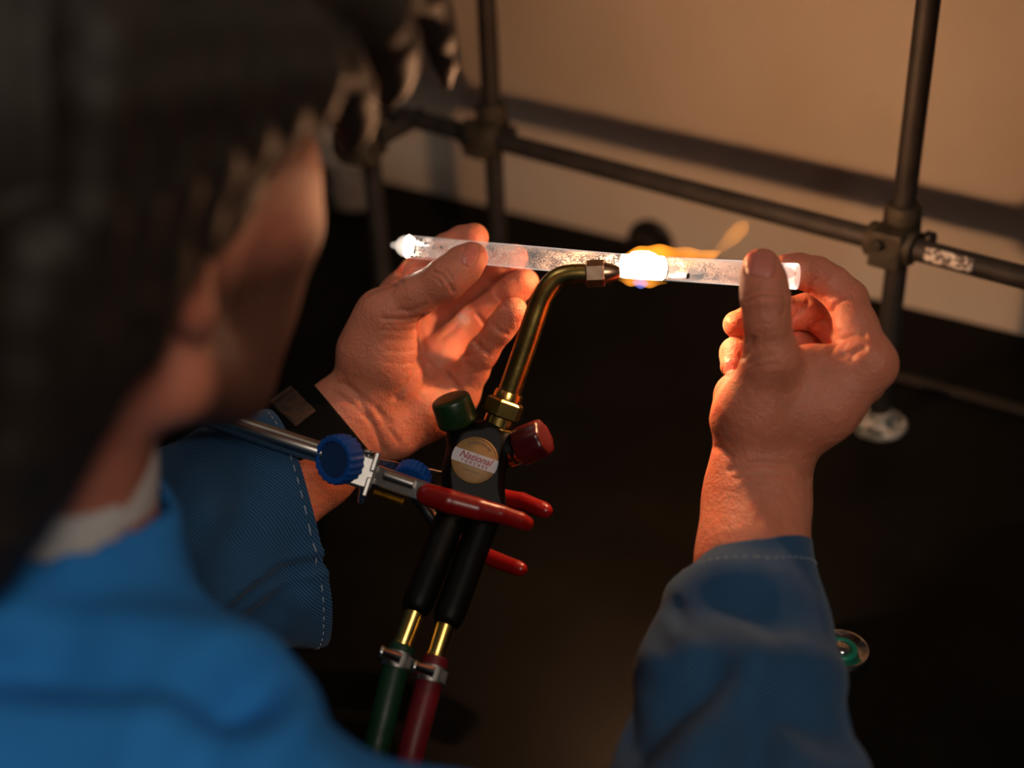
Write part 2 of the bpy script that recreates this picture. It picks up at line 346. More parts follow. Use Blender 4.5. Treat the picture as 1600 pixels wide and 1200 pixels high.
# ================================================================== SUPPORT FRAME
fr = thing('support_frame', 'dark grey metal rod lattice standing on round feet before the cream panel', 'rod frame')
YB, ZB, RR = 703.0, 130.0, 6.35
def rod(name, a, b, r=RR):
    mb = MB(); tube(mb, np.linspace(a, b, 12), r, 28); return mb.build(name, M['rod'], fr)
rod('horizontal_rod', (-800, YB, ZB), (120, YB, ZB))
VR = []
for (px, py, d) in ((1402, 372, 817), (760, 207, 963)):
    q = P(px, py, d); VR.append(q[0])
VR.append(-623.0)
rod('cross_rod', (-623, YB + 14, 126), (-623, 652, 126))
YF = YB
for i, x in enumerate(VR):
    YB = YF if i < 2 else 652.0
    rod('vertical_rod', (x, YB + 11.5, 4), (x, YB + 11.5, 560 if i < 2 else 132))
    mb = MB(); lathe(mb, (x, YB + 11.5, 0), (0, 0, 1), [(0, 17.5), (2.2, 17.5), (3.4, 16.6), (4.4, 11), (8, 8.5), (12, 8.0)], 40)
    fo = mb.build('foot_flange', M['flange'], fr); fo.modifiers.new('es', 'EDGE_SPLIT').split_angle = 0.6
    for k in range(3):
        t = 0.5 + k * 2.094; mb = MB(); lathe(mb, (x + 12.4 * math.cos(t), YB + 11.5 + 12.4 * math.sin(t), 3.2), (0, 0, 1), [(0, 2.2), (1.3, 2.2), (1.5, 1.4)], 10); mb.build('foot_screw', M['fixture'], fo)
    # boss head holding the two rods
    mb = MB(); box(mb, (x, YB + 4, ZB - 1), (1, 0, 0), (0, 1, 0), (0, 0, 1), 19, 30, 22)
    bo = mb.build('boss_head', M['boss'], fr, 1.6)
    mb = MB(); lathe(mb, (x, YB + 11.5, ZB + 8), (0, 0, 1), [(0, 10.5), (10, 10.5), (12, 9.2)], 28); mb.build('collar', M['boss'], bo, 0.6)
    mb = MB(); lathe(mb, (x - 14, YB, ZB if i < 2 else ZB - 4), (1, 0, 0), [(0, 9.2), (1.5, 10), (26.5, 10), (28, 9.2)], 28); mb.build('collar', M['boss'], bo, 0.6)
    mb = MB(); lathe(mb, (x + 9, YB + 9, ZB + 4), (0.9, -0.2, 0.1), [(0, 2.4), (8, 2.4), (8.1, 4.2), (12, 4.2), (12.6, 3.4)], 14); mb.build('set_screw', M['fixture'], bo)
    mb = MB(); lathe(mb, (x - 3, YB - 10, ZB + 3), (-0.1, -1, 0.1), [(0, 3.2), (4, 3.2), (4.6, 2.4)], 14); mb.build('set_screw', M['fixture'], bo)
YB = YF
# worn sticker wrapped on the rod
xa, xb = -248.0, -221.0
n = 14; V = [(xa + (xb - xa) * i / 8 + (0.8 * math.sin(k * 2.1) if i in (0, 8) else 0), 0, 0) for i in range(9) for k in range(n)]
V = [(v[0], YB - (RR + 0.25) * math.cos(math.radians(-20 + 75 * (i % n) / (n - 1))), ZB + (RR + 0.25) * math.sin(math.radians(-20 + 75 * (i % n) / (n - 1)))) for i, v in enumerate(V)]
F = [[i * n + k, i * n + k + 1, (i + 1) * n + k + 1, (i + 1) * n + k] for i in range(8) for k in range(n - 1)]
mb = MB(); mb.add(V, F); st = mb.build('worn_sticker', M['sticker'], fr); st.modifiers.new('s', 'SOLIDIFY').thickness = 0.0002

# round black gas tap on the panel
q = proj(p0); w = RW @ np.array(((1018 - 800) / FPX, (378 - 600) / FPX, 1.0)); tt = (p0 - CAM).dot(pn) / w.dot(pn); gp = CAM + w * tt
gt = thing('gas_tap', 'round black fixture on the panel foot behind the flame', 'tap')
cyl_obj('flange', gp, gp + pn, [(0, 19), (3, 19), (5, 17)], M['fixture'], gt, 40)
cyl_obj('knob', gp + pn * 5, gp + pn * 6, [(0, 9), (6, 9), (7, 13), (15, 13), (17, 11.5)], M['fixture'], gt, 36)
# cloudy beaker
bc = on_bench(556, 318)
bk = thing('beaker', 'small cloudy glass beaker on the bench at the far left', 'beaker')
prof = [(0, 17), (1.5, 19.5), (4, 20), (38, 20), (40, 21.2), (40.4, 20.6), (38, 19), (4, 18.6), (3, 16)]
mb = MB(); lathe(mb, bc, (0, 0, 1), prof, 36); mb.build('glass_wall', M['beaker'], bk)
mb = MB(); lathe(mb, bc + np.array((0, 0, 3.3)), (0, 0, 1), [(0, 18.3), (8, 18.4)], 36); mb.build('white_base', M['white'], bk)  # pale disc low in the beaker
# push button let into the bench
pb = on_bench(1313, 1020)
bt = thing('push_button', 'round chrome push button with green ring set in the black bench', 'button')
mb = MB(); lathe(mb, pb, (0, 0, 1), [(0, 14.6), (1.6, 14.6), (3.0, 13.8), (3.2, 12.8), (2.0, 10.8), (1.2, 8.0), (0.9, 0.0)], 48); o = mb.build('bezel', M['chrome'], bt); o.modifiers.new('es', 'EDGE_SPLIT').split_angle = 0.7
mb = MB(); lathe(mb, pb + np.array((0, 0, 1.0)), (0, 0, 1), [(0, 8.2), (2.2, 8.2), (2.9, 7.4), (2.6, 5.0), (1.0, 4.8)], 40); mb.build('light_ring', M['ledgreen'], bt)
mb = MB(); lathe(mb, pb + np.array((0, 0, 1.0)), (0, 0, 1), [(0, 5.0), (2.2, 4.9), (3.4, 4.0), (4.0, 2.2), (4.1, 0)], 32); mb.build('cap', M['chrome'], bt)

# ================================================================== GLASS TUBE AND FLAME
T0, T1, T2 = P(626, 384, 733), P(972, 415.5, 686), P(1246, 432, 652)
RO, RI = 5.75, 5.48
tu = thing('glass_tube', 'glowing glass tube, white-hot at the flame, held between both hands over the torch', 'glass tube')
def tpos(s):   # s from 0..2 along the two straight halves
    return T0 + (T1 - T0) * s if s <= 1 else T1 + (T2 - T1) * (s - 1)
def glass_mat(name, s_edge, col):
    m = bpy.data.materials.new(name); N, L = nodes_of(m); N.remove(N['Principled BSDF']); out = N['Material Output']
    fr_ = N.new('ShaderNodeFresnel'); fr_.inputs['IOR'].default_value = 1.35
    tr = N.new('ShaderNodeBsdfTransparent'); gl = N.new('ShaderNodeBsdfGlossy'); gl.inputs['Roughness'].default_value = 0.08
    mx = N.new('ShaderNodeMixShader'); ge = N.new('ShaderNodeNewGeometry'); iv = N.new('ShaderNodeMath'); iv.operation = 'SUBTRACT'; iv.inputs[0].default_value = 1.0; L.new(ge.outputs['Backfacing'], iv.inputs[1])
    ml = N.new('ShaderNodeMath'); ml.operation = 'MULTIPLY'; L.new(fr_.outputs[0], ml.inputs[0]); L.new(iv.outputs[0], ml.inputs[1])
    L.new(ml.outputs[0], mx.inputs[0]); L.new(tr.outputs[0], mx.inputs[1]); L.new(gl.outputs[0], mx.inputs[2])
    L.new(mx.outputs[0], out.inputs['Surface'])
    em = N.new('ShaderNodeEmission'); em.inputs['Color'].default_value = (*col, 1); em.inputs['Strength'].default_value = s_edge  # wall emission stands in for flame light carried along the glass
    L.new(em.outputs[0], out.inputs['Volume']); return m
M['glassL'] = glass_mat('lit_glass', 270.0, (1.0, 0.80, 0.68))
M['glassR'] = glass_mat('lit_glass_right', 400.0, (1.0, 0.84, 0.74))
M['glassE2'] = glass_mat('lit_glass_tip', 2000.0, (1.0, 0.82, 0.66))
M['glassE'] = glass_mat('lit_glass_end', 115.0, (1.0, 0.82, 0.66))
def wall_piece(name, a, b, material, endcap=None):
    mb = MB(); d = nz(b - a); L_ = np.linalg.norm(b - a); n = 40
    ax1, ax2 = frame(d); V = [a + d * h + (ax1 * math.cos(6.283185 * k / n) + ax2 * math.sin(6.283185 * k / n)) * r for h, r in ((0, RO), (L_, RO), (L_, RI), (0, RI)) for k in range(n)]
    mb.add(V, [[i * n + k, i * n + (k + 1) % n, ((i + 1) % 4) * n + (k + 1) % n, ((i + 1) % 4) * n + k] for i in range(4) for k in range(n)])
    return mb.build(name, material, tu)
dL = nz(T1 - T0); dR = nz(T2 - T1)
wall_piece('glass_wall', T0 + dL * 4.5, T1 - dL * 0.2, M['glassL'])
wall_piece('glass_wall', T1 + (T2 - T1) * 0.255, T2 - dR * 6, M['glassR'])
wall_piece('glass_wall', T2 - dR * 5.9, T2, M['glassE2'])
mb = MB(); lathe(mb, T0 + dL * 4.4, -dL, [(0, RO), (2.5, RO * 0.98), (4.6, RO * 0.82), (6.2, RO * 0.52), (7.4, 2.2), (8.8, 1.9), (10.0, 1.3), (10.5, 0.0)], 32)
mb.build('rounded_end', M['glassE'], tu)
def dust_mat():
    m = bpy.data.materials.new('frosted_dust'); N, L = nodes_of(m); N.remove(N['Principled BSDF']); out = N['Material Output']
    tc = N.new('ShaderNodeTexCoord'); n1 = N.new('ShaderNodeTexNoise'); n1.inputs['Scale'].default_value = 1300; n1.inputs['Detail'].default_value = 4; n1.inputs['Roughness'].default_value = 0.75
    n2 = N.new('ShaderNodeTexNoise'); n2.inputs['Scale'].default_value = 90; n2.inputs['Detail'].default_value = 4
    L.new(tc.outputs['Object'], n1.inputs['Vector']); L.new(tc.outputs['Object'], n2.inputs['Vector'])
    ad = N.new('ShaderNodeMath'); ad.operation = 'ADD'; L.new(n1.outputs['Fac'], ad.inputs[0]); L.new(n2.outputs['Fac'], ad.inputs[1])
    r = N.new('ShaderNodeValToRGB'); r.color_ramp.elements[0].position = 0.485; r.color_ramp.elements[1].position = 0.535
    hf = N.new('ShaderNodeMath'); hf.operation = 'MULTIPLY'; hf.inputs[1].default_value = 0.5; L.new(ad.outputs[0], hf.inputs[0]); L.new(hf.outputs[0], r.inputs['Fac'])
    sc_ = N.new('ShaderNodeMath'); sc_.operation = 'MULTIPLY'; sc_.inputs[1].default_value = 0.7; L.new(r.outputs['Color'], sc_.inputs[0])
    tr = N.new('ShaderNodeBsdfTransparent'); tl = N.new('ShaderNodeBsdfTranslucent'); df = N.new('ShaderNodeBsdfDiffuse')
    tl.inputs[0].default_value = (0.8, 0.72, 0.66, 1); df.inputs[0].default_value = (0.8, 0.72, 0.66, 1)
    m1 = N.new('ShaderNodeMixShader'); m1.inputs[0].default_value = 0.5; L.new(tl.outputs[0], m1.inputs[1]); L.new(df.outputs[0], m1.inputs[2])
    mx = N.new('ShaderNodeMixShader'); L.new(sc_.outputs[0], mx.inputs[0]); L.new(tr.outputs[0], mx.inputs[1]); L.new(m1.outputs[0], mx.inputs[2])
    L.new(mx.outputs[0], out.inputs['Surface']); return m
M['dust'] = dust_mat()
M['soot'] = mat('soot', (0.006, 0.005, 0.004), 0.9, color2=(0.02, 0.013, 0.008), nscale=900)
def open_cyl(name, a, b, r, material, n=36, m=24):
    mb = MB(); d = nz(b - a); L_ = np.linalg.norm(b - a); lathe(mb, a, d, [(L_ * i / m, r) for i in range(m + 1)], n)
    mb.F = mb.F[:m * n]; mb.S = mb.S[:m * n]; return mb.build(name, material, tu)
HOT0, HOT1 = 0.0, 0.25           # hot zone along the right half
open_cyl('frosted_lining', T0 + dL * 6, T1 - dL * 4, RI - 0.25, M['dust'])
open_cyl('frosted_lining', T1 + (T2 - T1) * (HOT1 + 0.02), T2 - dR * 5, RI - 0.25, M['dust'])
# soot at the closed end and specks
mb = MB()
for k in range(46):
    s = abs(rng.normal(0, 1)) * 9 + 5; t = rng.uniform(0, 6.283); a, b = frame(dL); r = RI - 0.6
    c = T0 + dL * s + (a * math.cos(t) + b * math.sin(t)) * r; rr = rng.uniform(0.25, 0.8)
    lathe(mb, c - np.array((0, 0, rr)), (0.3, 0.2, 1), [(0, 0.05), (rr * .6, rr), (rr * 1.4, rr * .8), (rr * 2, 0.05)], 7)
o = mb.build('soot', M['soot'], tu); o['kind'] = 'stuff'
mb = MB(); c = P(1074, 431, 668)
lathe(mb, c + np.array((0, 0, -1.6)), (0.2, 0, 1), [(0, .1), (0.6, .7), (1.6, 1.0), (2.6, .6), (3.4, .1)], 9); mb.build('soot_speck', M['soot'], tu)
# white-hot core of the melting zone
def emis(name, col, s):
    m = bpy.data.materials.new(name); N, L = nodes_of(m); N.remove(N['Principled BSDF'])
    e = N.new('ShaderNodeEmission'); e.inputs[0].default_value = (*col, 1); e.inputs[1].default_value = s; L.new(e.outputs[0], N['Material Output'].inputs['Surface']); return m
M['core'] = emis('white_hot_glass', (1.0, 0.62, 0.40), 14.0)
h0, h1 = T1 + (T2 - T1) * HOT0, T1 + (T2 - T1) * HOT1; Lh = np.linalg.norm(h1 - h0)
mb = MB(); lathe(mb, h0, dR, [(0, 0), (0.0, 4.9), (0.8, 5.7), (Lh * .5, 5.95), (Lh - .8, 5.7), (Lh, 4.9), (Lh, 0)], 28); mb.build('molten_section', M['core'], tu)

# flame: glowing gas as volume emission
def flame_mat(name, col, s, nscale=28):
    m = bpy.data.materials.new(name); N, L = nodes_of(m); N.remove(N['Principled BSDF']); out = N['Material Output']
    tc = N.new('ShaderNodeTexCoord'); t = N.new('ShaderNodeTexNoise'); t.inputs['Scale'].default_value = nscale; t.inputs['Detail'].default_value = 2
    L.new(tc.outputs['Object'], t.inputs['Vector'])
    mr = N.new('ShaderNodeMapRange'); mr.inputs[1].default_value = 0.3; mr.inputs[2].default_value = 0.7; mr.inputs[3].default_value = 0.35 * s; mr.inputs[4].default_value = 1.5 * s
    L.new(t.outputs['Fac'], mr.inputs[0])
    e = N.new('ShaderNodeEmission'); e.inputs[0].default_value = (*col, 1); L.new(mr.outputs[0], e.inputs[1]); L.new(e.outputs[0], out.inputs['Volume']); return m
fl = thing('flame', 'orange torch flame licking around the white-hot glass tube', 'flame')
def flame_part(name, chain, material, vox=0.8, k=4):
    pr = [Cap(P(*a[:3]), P(*b[:3]), a[3], b[3], k) for a, b in zip(chain[:-1], chain[1:])]
    g = Grid(pr, vox); V, F = g.mesh(g.field(pr)); return link(name, np_mesh(name, V, F), material, fl)
kc = [P(984, 398, 694), P(1028, 401, 690)]
mb = MB(); kd_ = nz(kc[1] - kc[0]); kl = np.linalg.norm(kc[1] - kc[0]); lathe(mb, kc[0], kd_, [(0, .3), (1.0, 1.3), (3.5, 2.2), (kl * .6, 2.4), (kl - 2, 1.5), (kl, .3)], 24)
mb.build('flame_core', emis('flame_core', (1.0, 0.49, 0.235), FLAME_W), fl)
flame_part('outer_flame', [(970, 402, 690, 1.2), (1000, 400, 690, 4.0), (1030, 401, 690, 5.2), (1075, 402, 688, 4.2), (1108, 400, 688, 2.2), (1124, 394, 688, 1.2)], flame_mat('flame_orange', (1.0, 0.30, 0.02), 170.0))
flame_part('flame_wisp', [(1112, 399, 688, 1.6), (1130, 384, 690, 2.2), (1145, 370, 692, 3.4), (1158, 357, 694, 3.2), (1166, 349, 695, 1.2)], flame_mat('flame_wisp', (1.0, 0.33, 0.04), 33.0))
flame_part('under_flame', [(966, 437, 680, 0.6), (985, 439, 680, 1.8), (1015, 441, 680, 2.0), (1042, 442, 680, 0.6)], flame_mat('flame_under', (1.0, 0.33, 0.03), 180.0))
flame_part('blue_cone', [(990, 441, 676, 0.8), (1001, 443, 676, 1.7), (1012, 443, 676, 0.8)], flame_mat('flame_blue', (0.25, 0.30, 1.0), 130.0))

# ================================================================== TORCH
to = thing('torch', 'black-bodied brass hand torch with bent neck clamped upright under the tube', 'torch')
DT = 688
neck = [P(921, 428, 676), P(899, 428, 677), P(880, 431, 678), P(867, 438, 679), P(856, 450, 680), P(848, 463, 681), P(841, 480, 682), P(833, 504, 683), P(818, 548, 685), P(805, 586, 686.5), P(794, 618, DT)]
mb = MB(); pts = smooth_path(neck, 70); tube(mb, pts, np.interp(np.linspace(0, 1, 70), [0, .25, 1], [4.6, 4.9, 5.6]), 32); mb.build('neck_tube', M['brass'], to)
nd = nz(P(968, 426, 674) - P(921, 428, 676)); n0 = P(916, 428, 676)
cyl_obj('nozzle_nut', n0, n0 + nd, [(0, 5.4), (0.6, 6.4), (8.2, 6.4), (8.8, 5.6)], M['copper'], to, 6, flat=True, ref=(0.3, 0.2, 1))
cyl_obj('nozzle', n0 + nd * 8.6, n0 + nd * 9.6, [(0, 5.0), (2.5, 4.6), (6.5, 3.0), (7.2, 2.5), (7.2, 1.2), (5, 1.2)], M['copper'], to, 28)
ad = nz(P(772, 676, DT + 1) - P(794, 618, DT))          # torch axis, downwards
q0 = P(795, 616, DT); mmx = DT / FPX
cyl_obj('neck_ring', q0 - ad * 1, q0, [(0, 6.6), (2.0, 7.0), (3.6, 7.0), (4.0, 6.4)], M['brass_bright'], to, 36)
cyl_obj('hex_nut', q0 + ad * 3, q0 + ad * 4, [(0, 8.2), (1.0, 9.4), (7.6, 9.4), (8.4, 8.6)], M['brass'], to, 6, flat=True, ref=(0.6, 0.1, 1))
cyl_obj('neck_barrel', q0 + ad * 11, q0 + ad * 12, [(0, 6.9), (5.2, 6.9)], M['brass'], to, 36)
cyl_obj('seat_ring', q0 + ad * 16, q0 + ad * 17, [(0, 7.2), (0.6, 7.8), (4.6, 7.8), (5.4, 7.0)], M['brass_bright'], to, 36)
# valve body
bd0 = P(768, 676, DT); bd1 = P(722, 800, DT - 8); bax = nz(bd1 - bd0); view = nz(CAM - P(740, 725, DT))
side = nz(np.cross(bax, view)); fwd = nz(np.cross(side, bax))
if side.dot(RW @ np.array((1, 0, 0))) < 0: side = -side
if fwd.dot(view) < 0: fwd = -fwd
# rounded body: implicit
bodyP = [Cap(P(742, 706, DT), P(738, 738, DT - 2), 12.5, 12.5, 5), Cap(P(722, 680, DT), P(735, 700, DT), 7.5, 10, 5), Cap(P(790, 704, DT), P(755, 712, DT), 7.5, 10, 5), Cap(P(767, 682, DT), P(745, 705, DT), 8.5, 11, 5), Cap(P(738, 738, DT - 2), P(712, 800, DT - 8), 12.5, 9, 6), Cap(P(742, 738, DT - 2), P(764, 796, DT - 8), 12.5, 9, 6)]
g = Grid(bodyP, 0.9); V, F = g.mesh(g.field(bodyP))
# flatten the face that carries the medallion
fc = P(740, 724, DT); h = (V - fc) @ fwd; V -= np.where(h > 11.0, h - 11.0, 0)[:, None] * fwd
link('valve_body', np_mesh('valve_body', V, F), M['blackplastic'], to)
def knob_obj(name, p, d, r, L_, material, ribs=0):
    rf = (lambda t, h: 1 + 0.035 * math.cos(ribs * t)) if ribs else None
    return cyl_obj(name, p, p + d, [(0, r * .90), (L_ * .06, r * .97), (L_ * .12, r), (L_ * .86, r * .97), (L_ * .95, r * .92), (L_, r * .80), (L_ + 0.3, r * .5), (L_ + .35, 0)], material, to, 72 if ribs else 40, rfun=rf)
g0 = P(722, 676, DT); gd = nz(P(703, 622, DT - 6) - g0)
cyl_obj('green_valve_stem', g0 - gd * 2, g0, [(0, 7.5), (3, 7.5), (3.2, 6.4), (6, 6.0), (6.5, 4.5), (9, 4.5)], M['brass'], to, 32)
knob_obj('green_knob', g0 + gd * 5.0, gd, 9.8, 13.5, M['green'], 0)
r0 = P(800, 704, DT); rd = nz(P(866, 676, DT - 9) - r0)
cyl_obj('red_valve_stem', r0 - rd * 2, r0, [(0, 7.6), (3.2, 7.8), (3.4, 6.2), (6, 5.6)], M['brass_bright'], to, 32)
knob_obj('red_knob', r0 + rd * 4.2, rd, 9.3, 14.5, M['red'], 8)
# grip: two parallel tubes
e0, e1 = P(647, 958, 660), P(696, 978, 658)
for a, b in ((P(714, 786, DT - 6), e0), (P(764, 790, DT - 7), e1)):
    mb = MB(); pts = np.linspace(a, b, 20); tube(mb, pts, np.interp(np.linspace(0, 1, 20), [0, .08, .9, .97, 1], [8.2, 7.4, 7.2, 6.6, 5.2]), 28); mb.build('grip_tube', M['blackplastic'], to)
for a, b in ((e0, P(627, 1012, 655)), (e1, P(679, 1030, 653))):
    d = nz(b - a); L_ = np.linalg.norm(b - a)
    cyl_obj('hose_ferrule', a - d * 1.5, b, [(0, 4.8), (L_ - 1, 4.3), (L_ - .8, 4.7), (L_ + 1.5, 4.7), (L_ + 2, 3.6), (L_ + 4, 3.6)], M['brass_bright'], to, 32)
# medallion with its lettering
md_c = fc + fwd * 11.05
mb = MB(); lathe(mb, md_c, fwd, [(0, 11.0), (0.5, 11.0), (0.7, 10.6), (0.7, 0.0)], 64); medal = mb.build('medallion', M['gold'], to)
# lettering frame: banner direction in the photo is tilted down to the right
bx_ = nz((P(770, 737, DT) - P(708, 716, DT)) - fwd * ((P(770, 737, DT) - P(708, 716, DT)).dot(fwd))); by_ = np.cross(fwd, bx_)
def flat_poly(name, pts, hgt, material, parent):
    mb = MB(); n = len(pts); V = [md_c + fwd * 0.6 + bx_ * x + by_ * y for x, y in pts] + [md_c + fwd * hgt + bx_ * x + by_ * y for x, y in pts]
    mb.add(V, [list(range(n, 2 * n))] + [[i, (i + 1) % n, n + (i + 1) % n, n + i] for i in range(n)], False); return mb.build(name, material, parent)
arc = []
for k in range(9):
    y = -3.1 + 6.2 * k / 8; arc.append((math.sqrt(11.0 ** 2 - y * y), y))
flat_poly('white_banner', arc + [(-x, y) for x, y in arc[::-1]], 0.95, M['white'], medal)
def ring(name, r1, r2, a0, a1, hgt, material, parent, n=40):
    V = []; mb = MB()
    for k in range(n + 1):
        t = a0 + (a1 - a0) * k / n
        for r in (r1, r2): V.append(md_c + fwd * hgt + bx_ * r * math.cos(t) + by_ * r * math.sin(t))
    mb.add(V, [[2 * k, 2 * k + 1, 2 * k + 3, 2 * k + 2] for k in range(n)], False); return mb.build(name, material, parent)
for (a0, a1) in ((0.42, 2.72), (3.56, 5.86)):
    ring('printed_line', 9.9, 10.25, a0, a1, 0.75, M['goldline'], medal)
def text(name, s, size, x, y, material, shear=0.0, extr=0.02, sp=1.0, sx=1.0):
    cu = bpy.data.curves.new(name, 'FONT'); cu.body = s; cu.size = size * .001; cu.align_x = 'CENTER'; cu.align_y = 'CENTER'; cu.shear = shear
    cu.space_character = sp; cu.extrude = extr * .001; cu.offset = 0.00008; cu.materials.append(material)
    o = bpy.data.objects.new(name, cu); COL.objects.link(o); o.parent = medal
    c = (md_c + fwd * 1.0 + bx_ * x + by_ * y) * .001
    o.matrix_world = Matrix(((bx_[0] * sx, by_[0], fwd[0], c[0]), (bx_[1] * sx, by_[1], fwd[1], c[1]), (bx_[2] * sx, by_[2], fwd[2], c[2]), (0, 0, 0, 1)))
    bpy.context.view_layer.update(); mesh = bpy.data.meshes.new_from_object(o); mw = o.matrix_world.copy(); bpy.data.objects.remove(o)
    o = bpy.data.objects.new(name, mesh); COL.objects.link(o); o.parent = medal; o.matrix_world = mw
    return o
text('banner_lettering', 'National', 4.6, 0, 0.9, M['maroon'], shear=0.35, sx=0.98)
text('small_lettering', 'TORCHES', 1.8, 0.2, -1.9, M['maroon'], sp=1.9)
# tiny rim print: illegible strokes
mb = MB()
for k in range(22):
    t = math.radians(50 + 80 * k / 21) if k < 11 * 2 else 0
    c = md_c + fwd * 0.76 + (bx_ * math.cos(t) + by_ * math.sin(t)) * 8.3; tg = -bx_ * math.sin(t) + by_ * math.cos(t); rdv = bx_ * math.cos(t) + by_ * math.sin(t)
    w_, h_ = rng.uniform(.10, .28), rng.uniform(.5, .75)
    mb.add([c - tg * w_ - rdv * h_, c + tg * w_ - rdv * h_, c + tg * w_ + rdv * h_, c - tg * w_ + rdv * h_], [[0, 1, 2, 3]], False)
for k in range(12):
    x = -3.6 + 7.2 * k / 11; c = md_c + fwd * 0.76 + bx_ * x - by_ * 5.6; w_ = rng.uniform(.12, .25)
    mb.add([c - bx_ * w_ - by_ * .45, c + bx_ * w_ - by_ * .45, c + bx_ * w_ + by_ * .45, c - bx_ * w_ + by_ * .45], [[0, 1, 2, 3]], False)
mb.build('rim_lettering', M['goldline'], medal)['kind'] = 'stuff'

# hoses with worm-drive clips
def hose(name, label, pts, material, clip_s):
    h = thing(name, label, 'hose'); pts = smooth_path(pts, 60); mb = MB(); tube(mb, pts, 6.1, 28); mb.build('hose_tube', material, h)
    i = clip_s; c = pts[i]; d = nz(pts[i + 1] - pts[i - 1]); vw = nz(CAM - c); s = nz(np.cross(d, vw)); f_ = nz(np.cross(s, d))
    if f_.dot(vw) < 0: f_ = -f_
    if s.dot(RW @ np.array((1, 0, 0))) < 0: s = -s
    mb = MB(); lathe(mb, c - d * 3.6, d, [(0, 6.3), (0, 7.0), (7.2, 7.0), (7.2, 6.3)], 40); cl = mb.build('hose_clip', M['steel'], h); cl.modifiers.new('es', 'EDGE_SPLIT').split_angle = .5
    for k in range(9):
        t = -0.3 + k * 0.2; n_ = f_ * math.cos(t) + s * math.sin(t); tg = -f_ * math.sin(t) + s * math.cos(t)
        mb = MB(); box(mb, c + n_ * 7.05, tg, d, n_, 0.55, 5.2, 0.5); mb.build('clip_tooth', M['chrome'], cl)
    hb = c + f_ * 8.6 - s * 3.5
    mb = MB(); lathe(mb, hb - s * 5.5, s, [(0, 3.0), (1.6, 3.2), (1.8, 2.6), (9.5, 2.6), (10, 2.0)], 20); mb.build('clip_screw', M['chrome'], cl)
    return h
hose('gas_hose', 'green rubber hose running down from the left torch ferrule', [P(629, 1010, 655), P(616, 1052, 650), P(602, 1110, 644), P(588, 1170, 640), P(578, 1235, 630), P(574, 1320, 616)], M['hose_green'], 7)
hose('gas_hose', 'dark red rubber hose running down from the right torch ferrule', [P(681, 1028, 653), P(670, 1070, 648), P(655, 1125, 642), P(640, 1185, 637), P(628, 1245, 628), P(622, 1330, 612)], M['hose_red'], 8)

# ================================================================== CLAMP
cp = thing('utility_clamp', 'chrome utility clamp with blue thumbscrews and red-coated prongs gripping the torch', 'clamp')
c0, c1 = P(60, 566, 662), P(560, 726, 670); cd = nz(c1 - c0); Lc = np.linalg.norm(c1 - c0)
cyl_obj('clamp_rod', c0, c1, [(0, 4.6), (.8, 5.1), (Lc, 5.1)], M['chrome'], cp, 36)
vw = nz(CAM - c1); cs = nz(np.cross(cd, vw)); cf = nz(np.cross(cs, cd))
if cf.dot(vw) < 0: cf = -cf
if cs.dot(RW @ np.array((0, -1, 0))) < 0: cs = -cs
mb = MB(); box(mb, P(563, 735, 671), cd, cs, cf, 15, 16, 12); mb.build('clamp_head', M['steel'], cp, 1.5)
for k in (-1, 1):
    mb = MB(); box(mb, P(580, 741, 668) + cs * 6 * k, cd, cs, cf, 2.2, 9, 13); mb.build('hinge_ear', M['steel'], cp, .5)
cyl_obj('hinge_pin', P(577, 703, 668), P(566, 782, 668), [(0, 2.2), (1, 3.0), (2, 2.2), (24, 2.2), (25, 1.6)], M['chrome'], cp, 20)
# blue thumbscrews
k0 = P(533, 717, 664); kd = nz(-0.62 * (RW @ np.array((1, 0, 0))) + 0.80 * vw - 0.10 * (RW @ np.array((0, -1, 0))))
def ridged(t, h): return 1 + 0.03 * math.copysign(abs(math.cos(20 * t)) ** .6, math.cos(20 * t))
kb = cyl_obj('thumbscrew', k0 - kd * 4, k0, [(0, 9.2), (.8, 11.0), (9.0, 11.3), (10, 10.6), (10, 8.8), (8.6, 8.6), (8.4, 0)], M['blue'], cp, 120, rfun=ridged)
cyl_obj('thumbscrew_face', k0 + kd * 4.42, k0 + kd * 5, [(0, 8.4), (.4, 8.4), (.5, 0)], M['bluedark'], kb, 40)
cyl_obj('thumbscrew_shaft', k0 - kd * 14, k0, [(0, 2.5), (12, 2.5)], M['steel'], kb, 20)
k1 = P(641, 752, 684)
kb = cyl_obj('thumbscrew', k1, k1 + nz(P(650, 735, 690) - k1), [(0, 7.5), (.6, 8.6), (6, 8.6), (6.6, 8)], M['blue'], cp, 120, rfun=ridged)
# jaw bars
def bar(name, pts, r, material, n=24, parent=cp, flat=1.0):
    mb = MB(); p = smooth_path(pts, 40); rr = np.full(40, r); tube(mb, p, rr, n); return mb.build(name, material, parent)
mb = MB(); a, b = P(583, 741, 668), P(668, 771, 664); box(mb, (a + b) / 2, b - a, cs, cf, np.linalg.norm(b - a) + 4, 9.5, 3.2); mb.build('jaw_bar', M['chrome'], cp, .8)
mb = MB(); a, b = P(585, 730, 686), P(700, 752, 708); box(mb, (a + b) / 2, b - a, cs, cf, np.linalg.norm(b - a), 9, 3.2); mb.build('jaw_bar', M['chrome'], cp, .8)
cyl_obj('jaw_screw', P(600, 741, 662), P(640, 755, 662), [(0, 1.8), (1, 2.1), (14, 2.1), (14.5, 1.6)], M['steel'], cp, 16)
# threaded adjusting screw
a, b = P(584, 770, 664), P(632, 786, 662); L_ = np.linalg.norm(b - a)
prof = []
for k in range(int(L_ / 0.55)): prof += [(k * .55, 1.5), (k * .55 + .27, 1.95)]
cyl_obj('threaded_screw', a, b, prof, M['brass'], cp, 18)
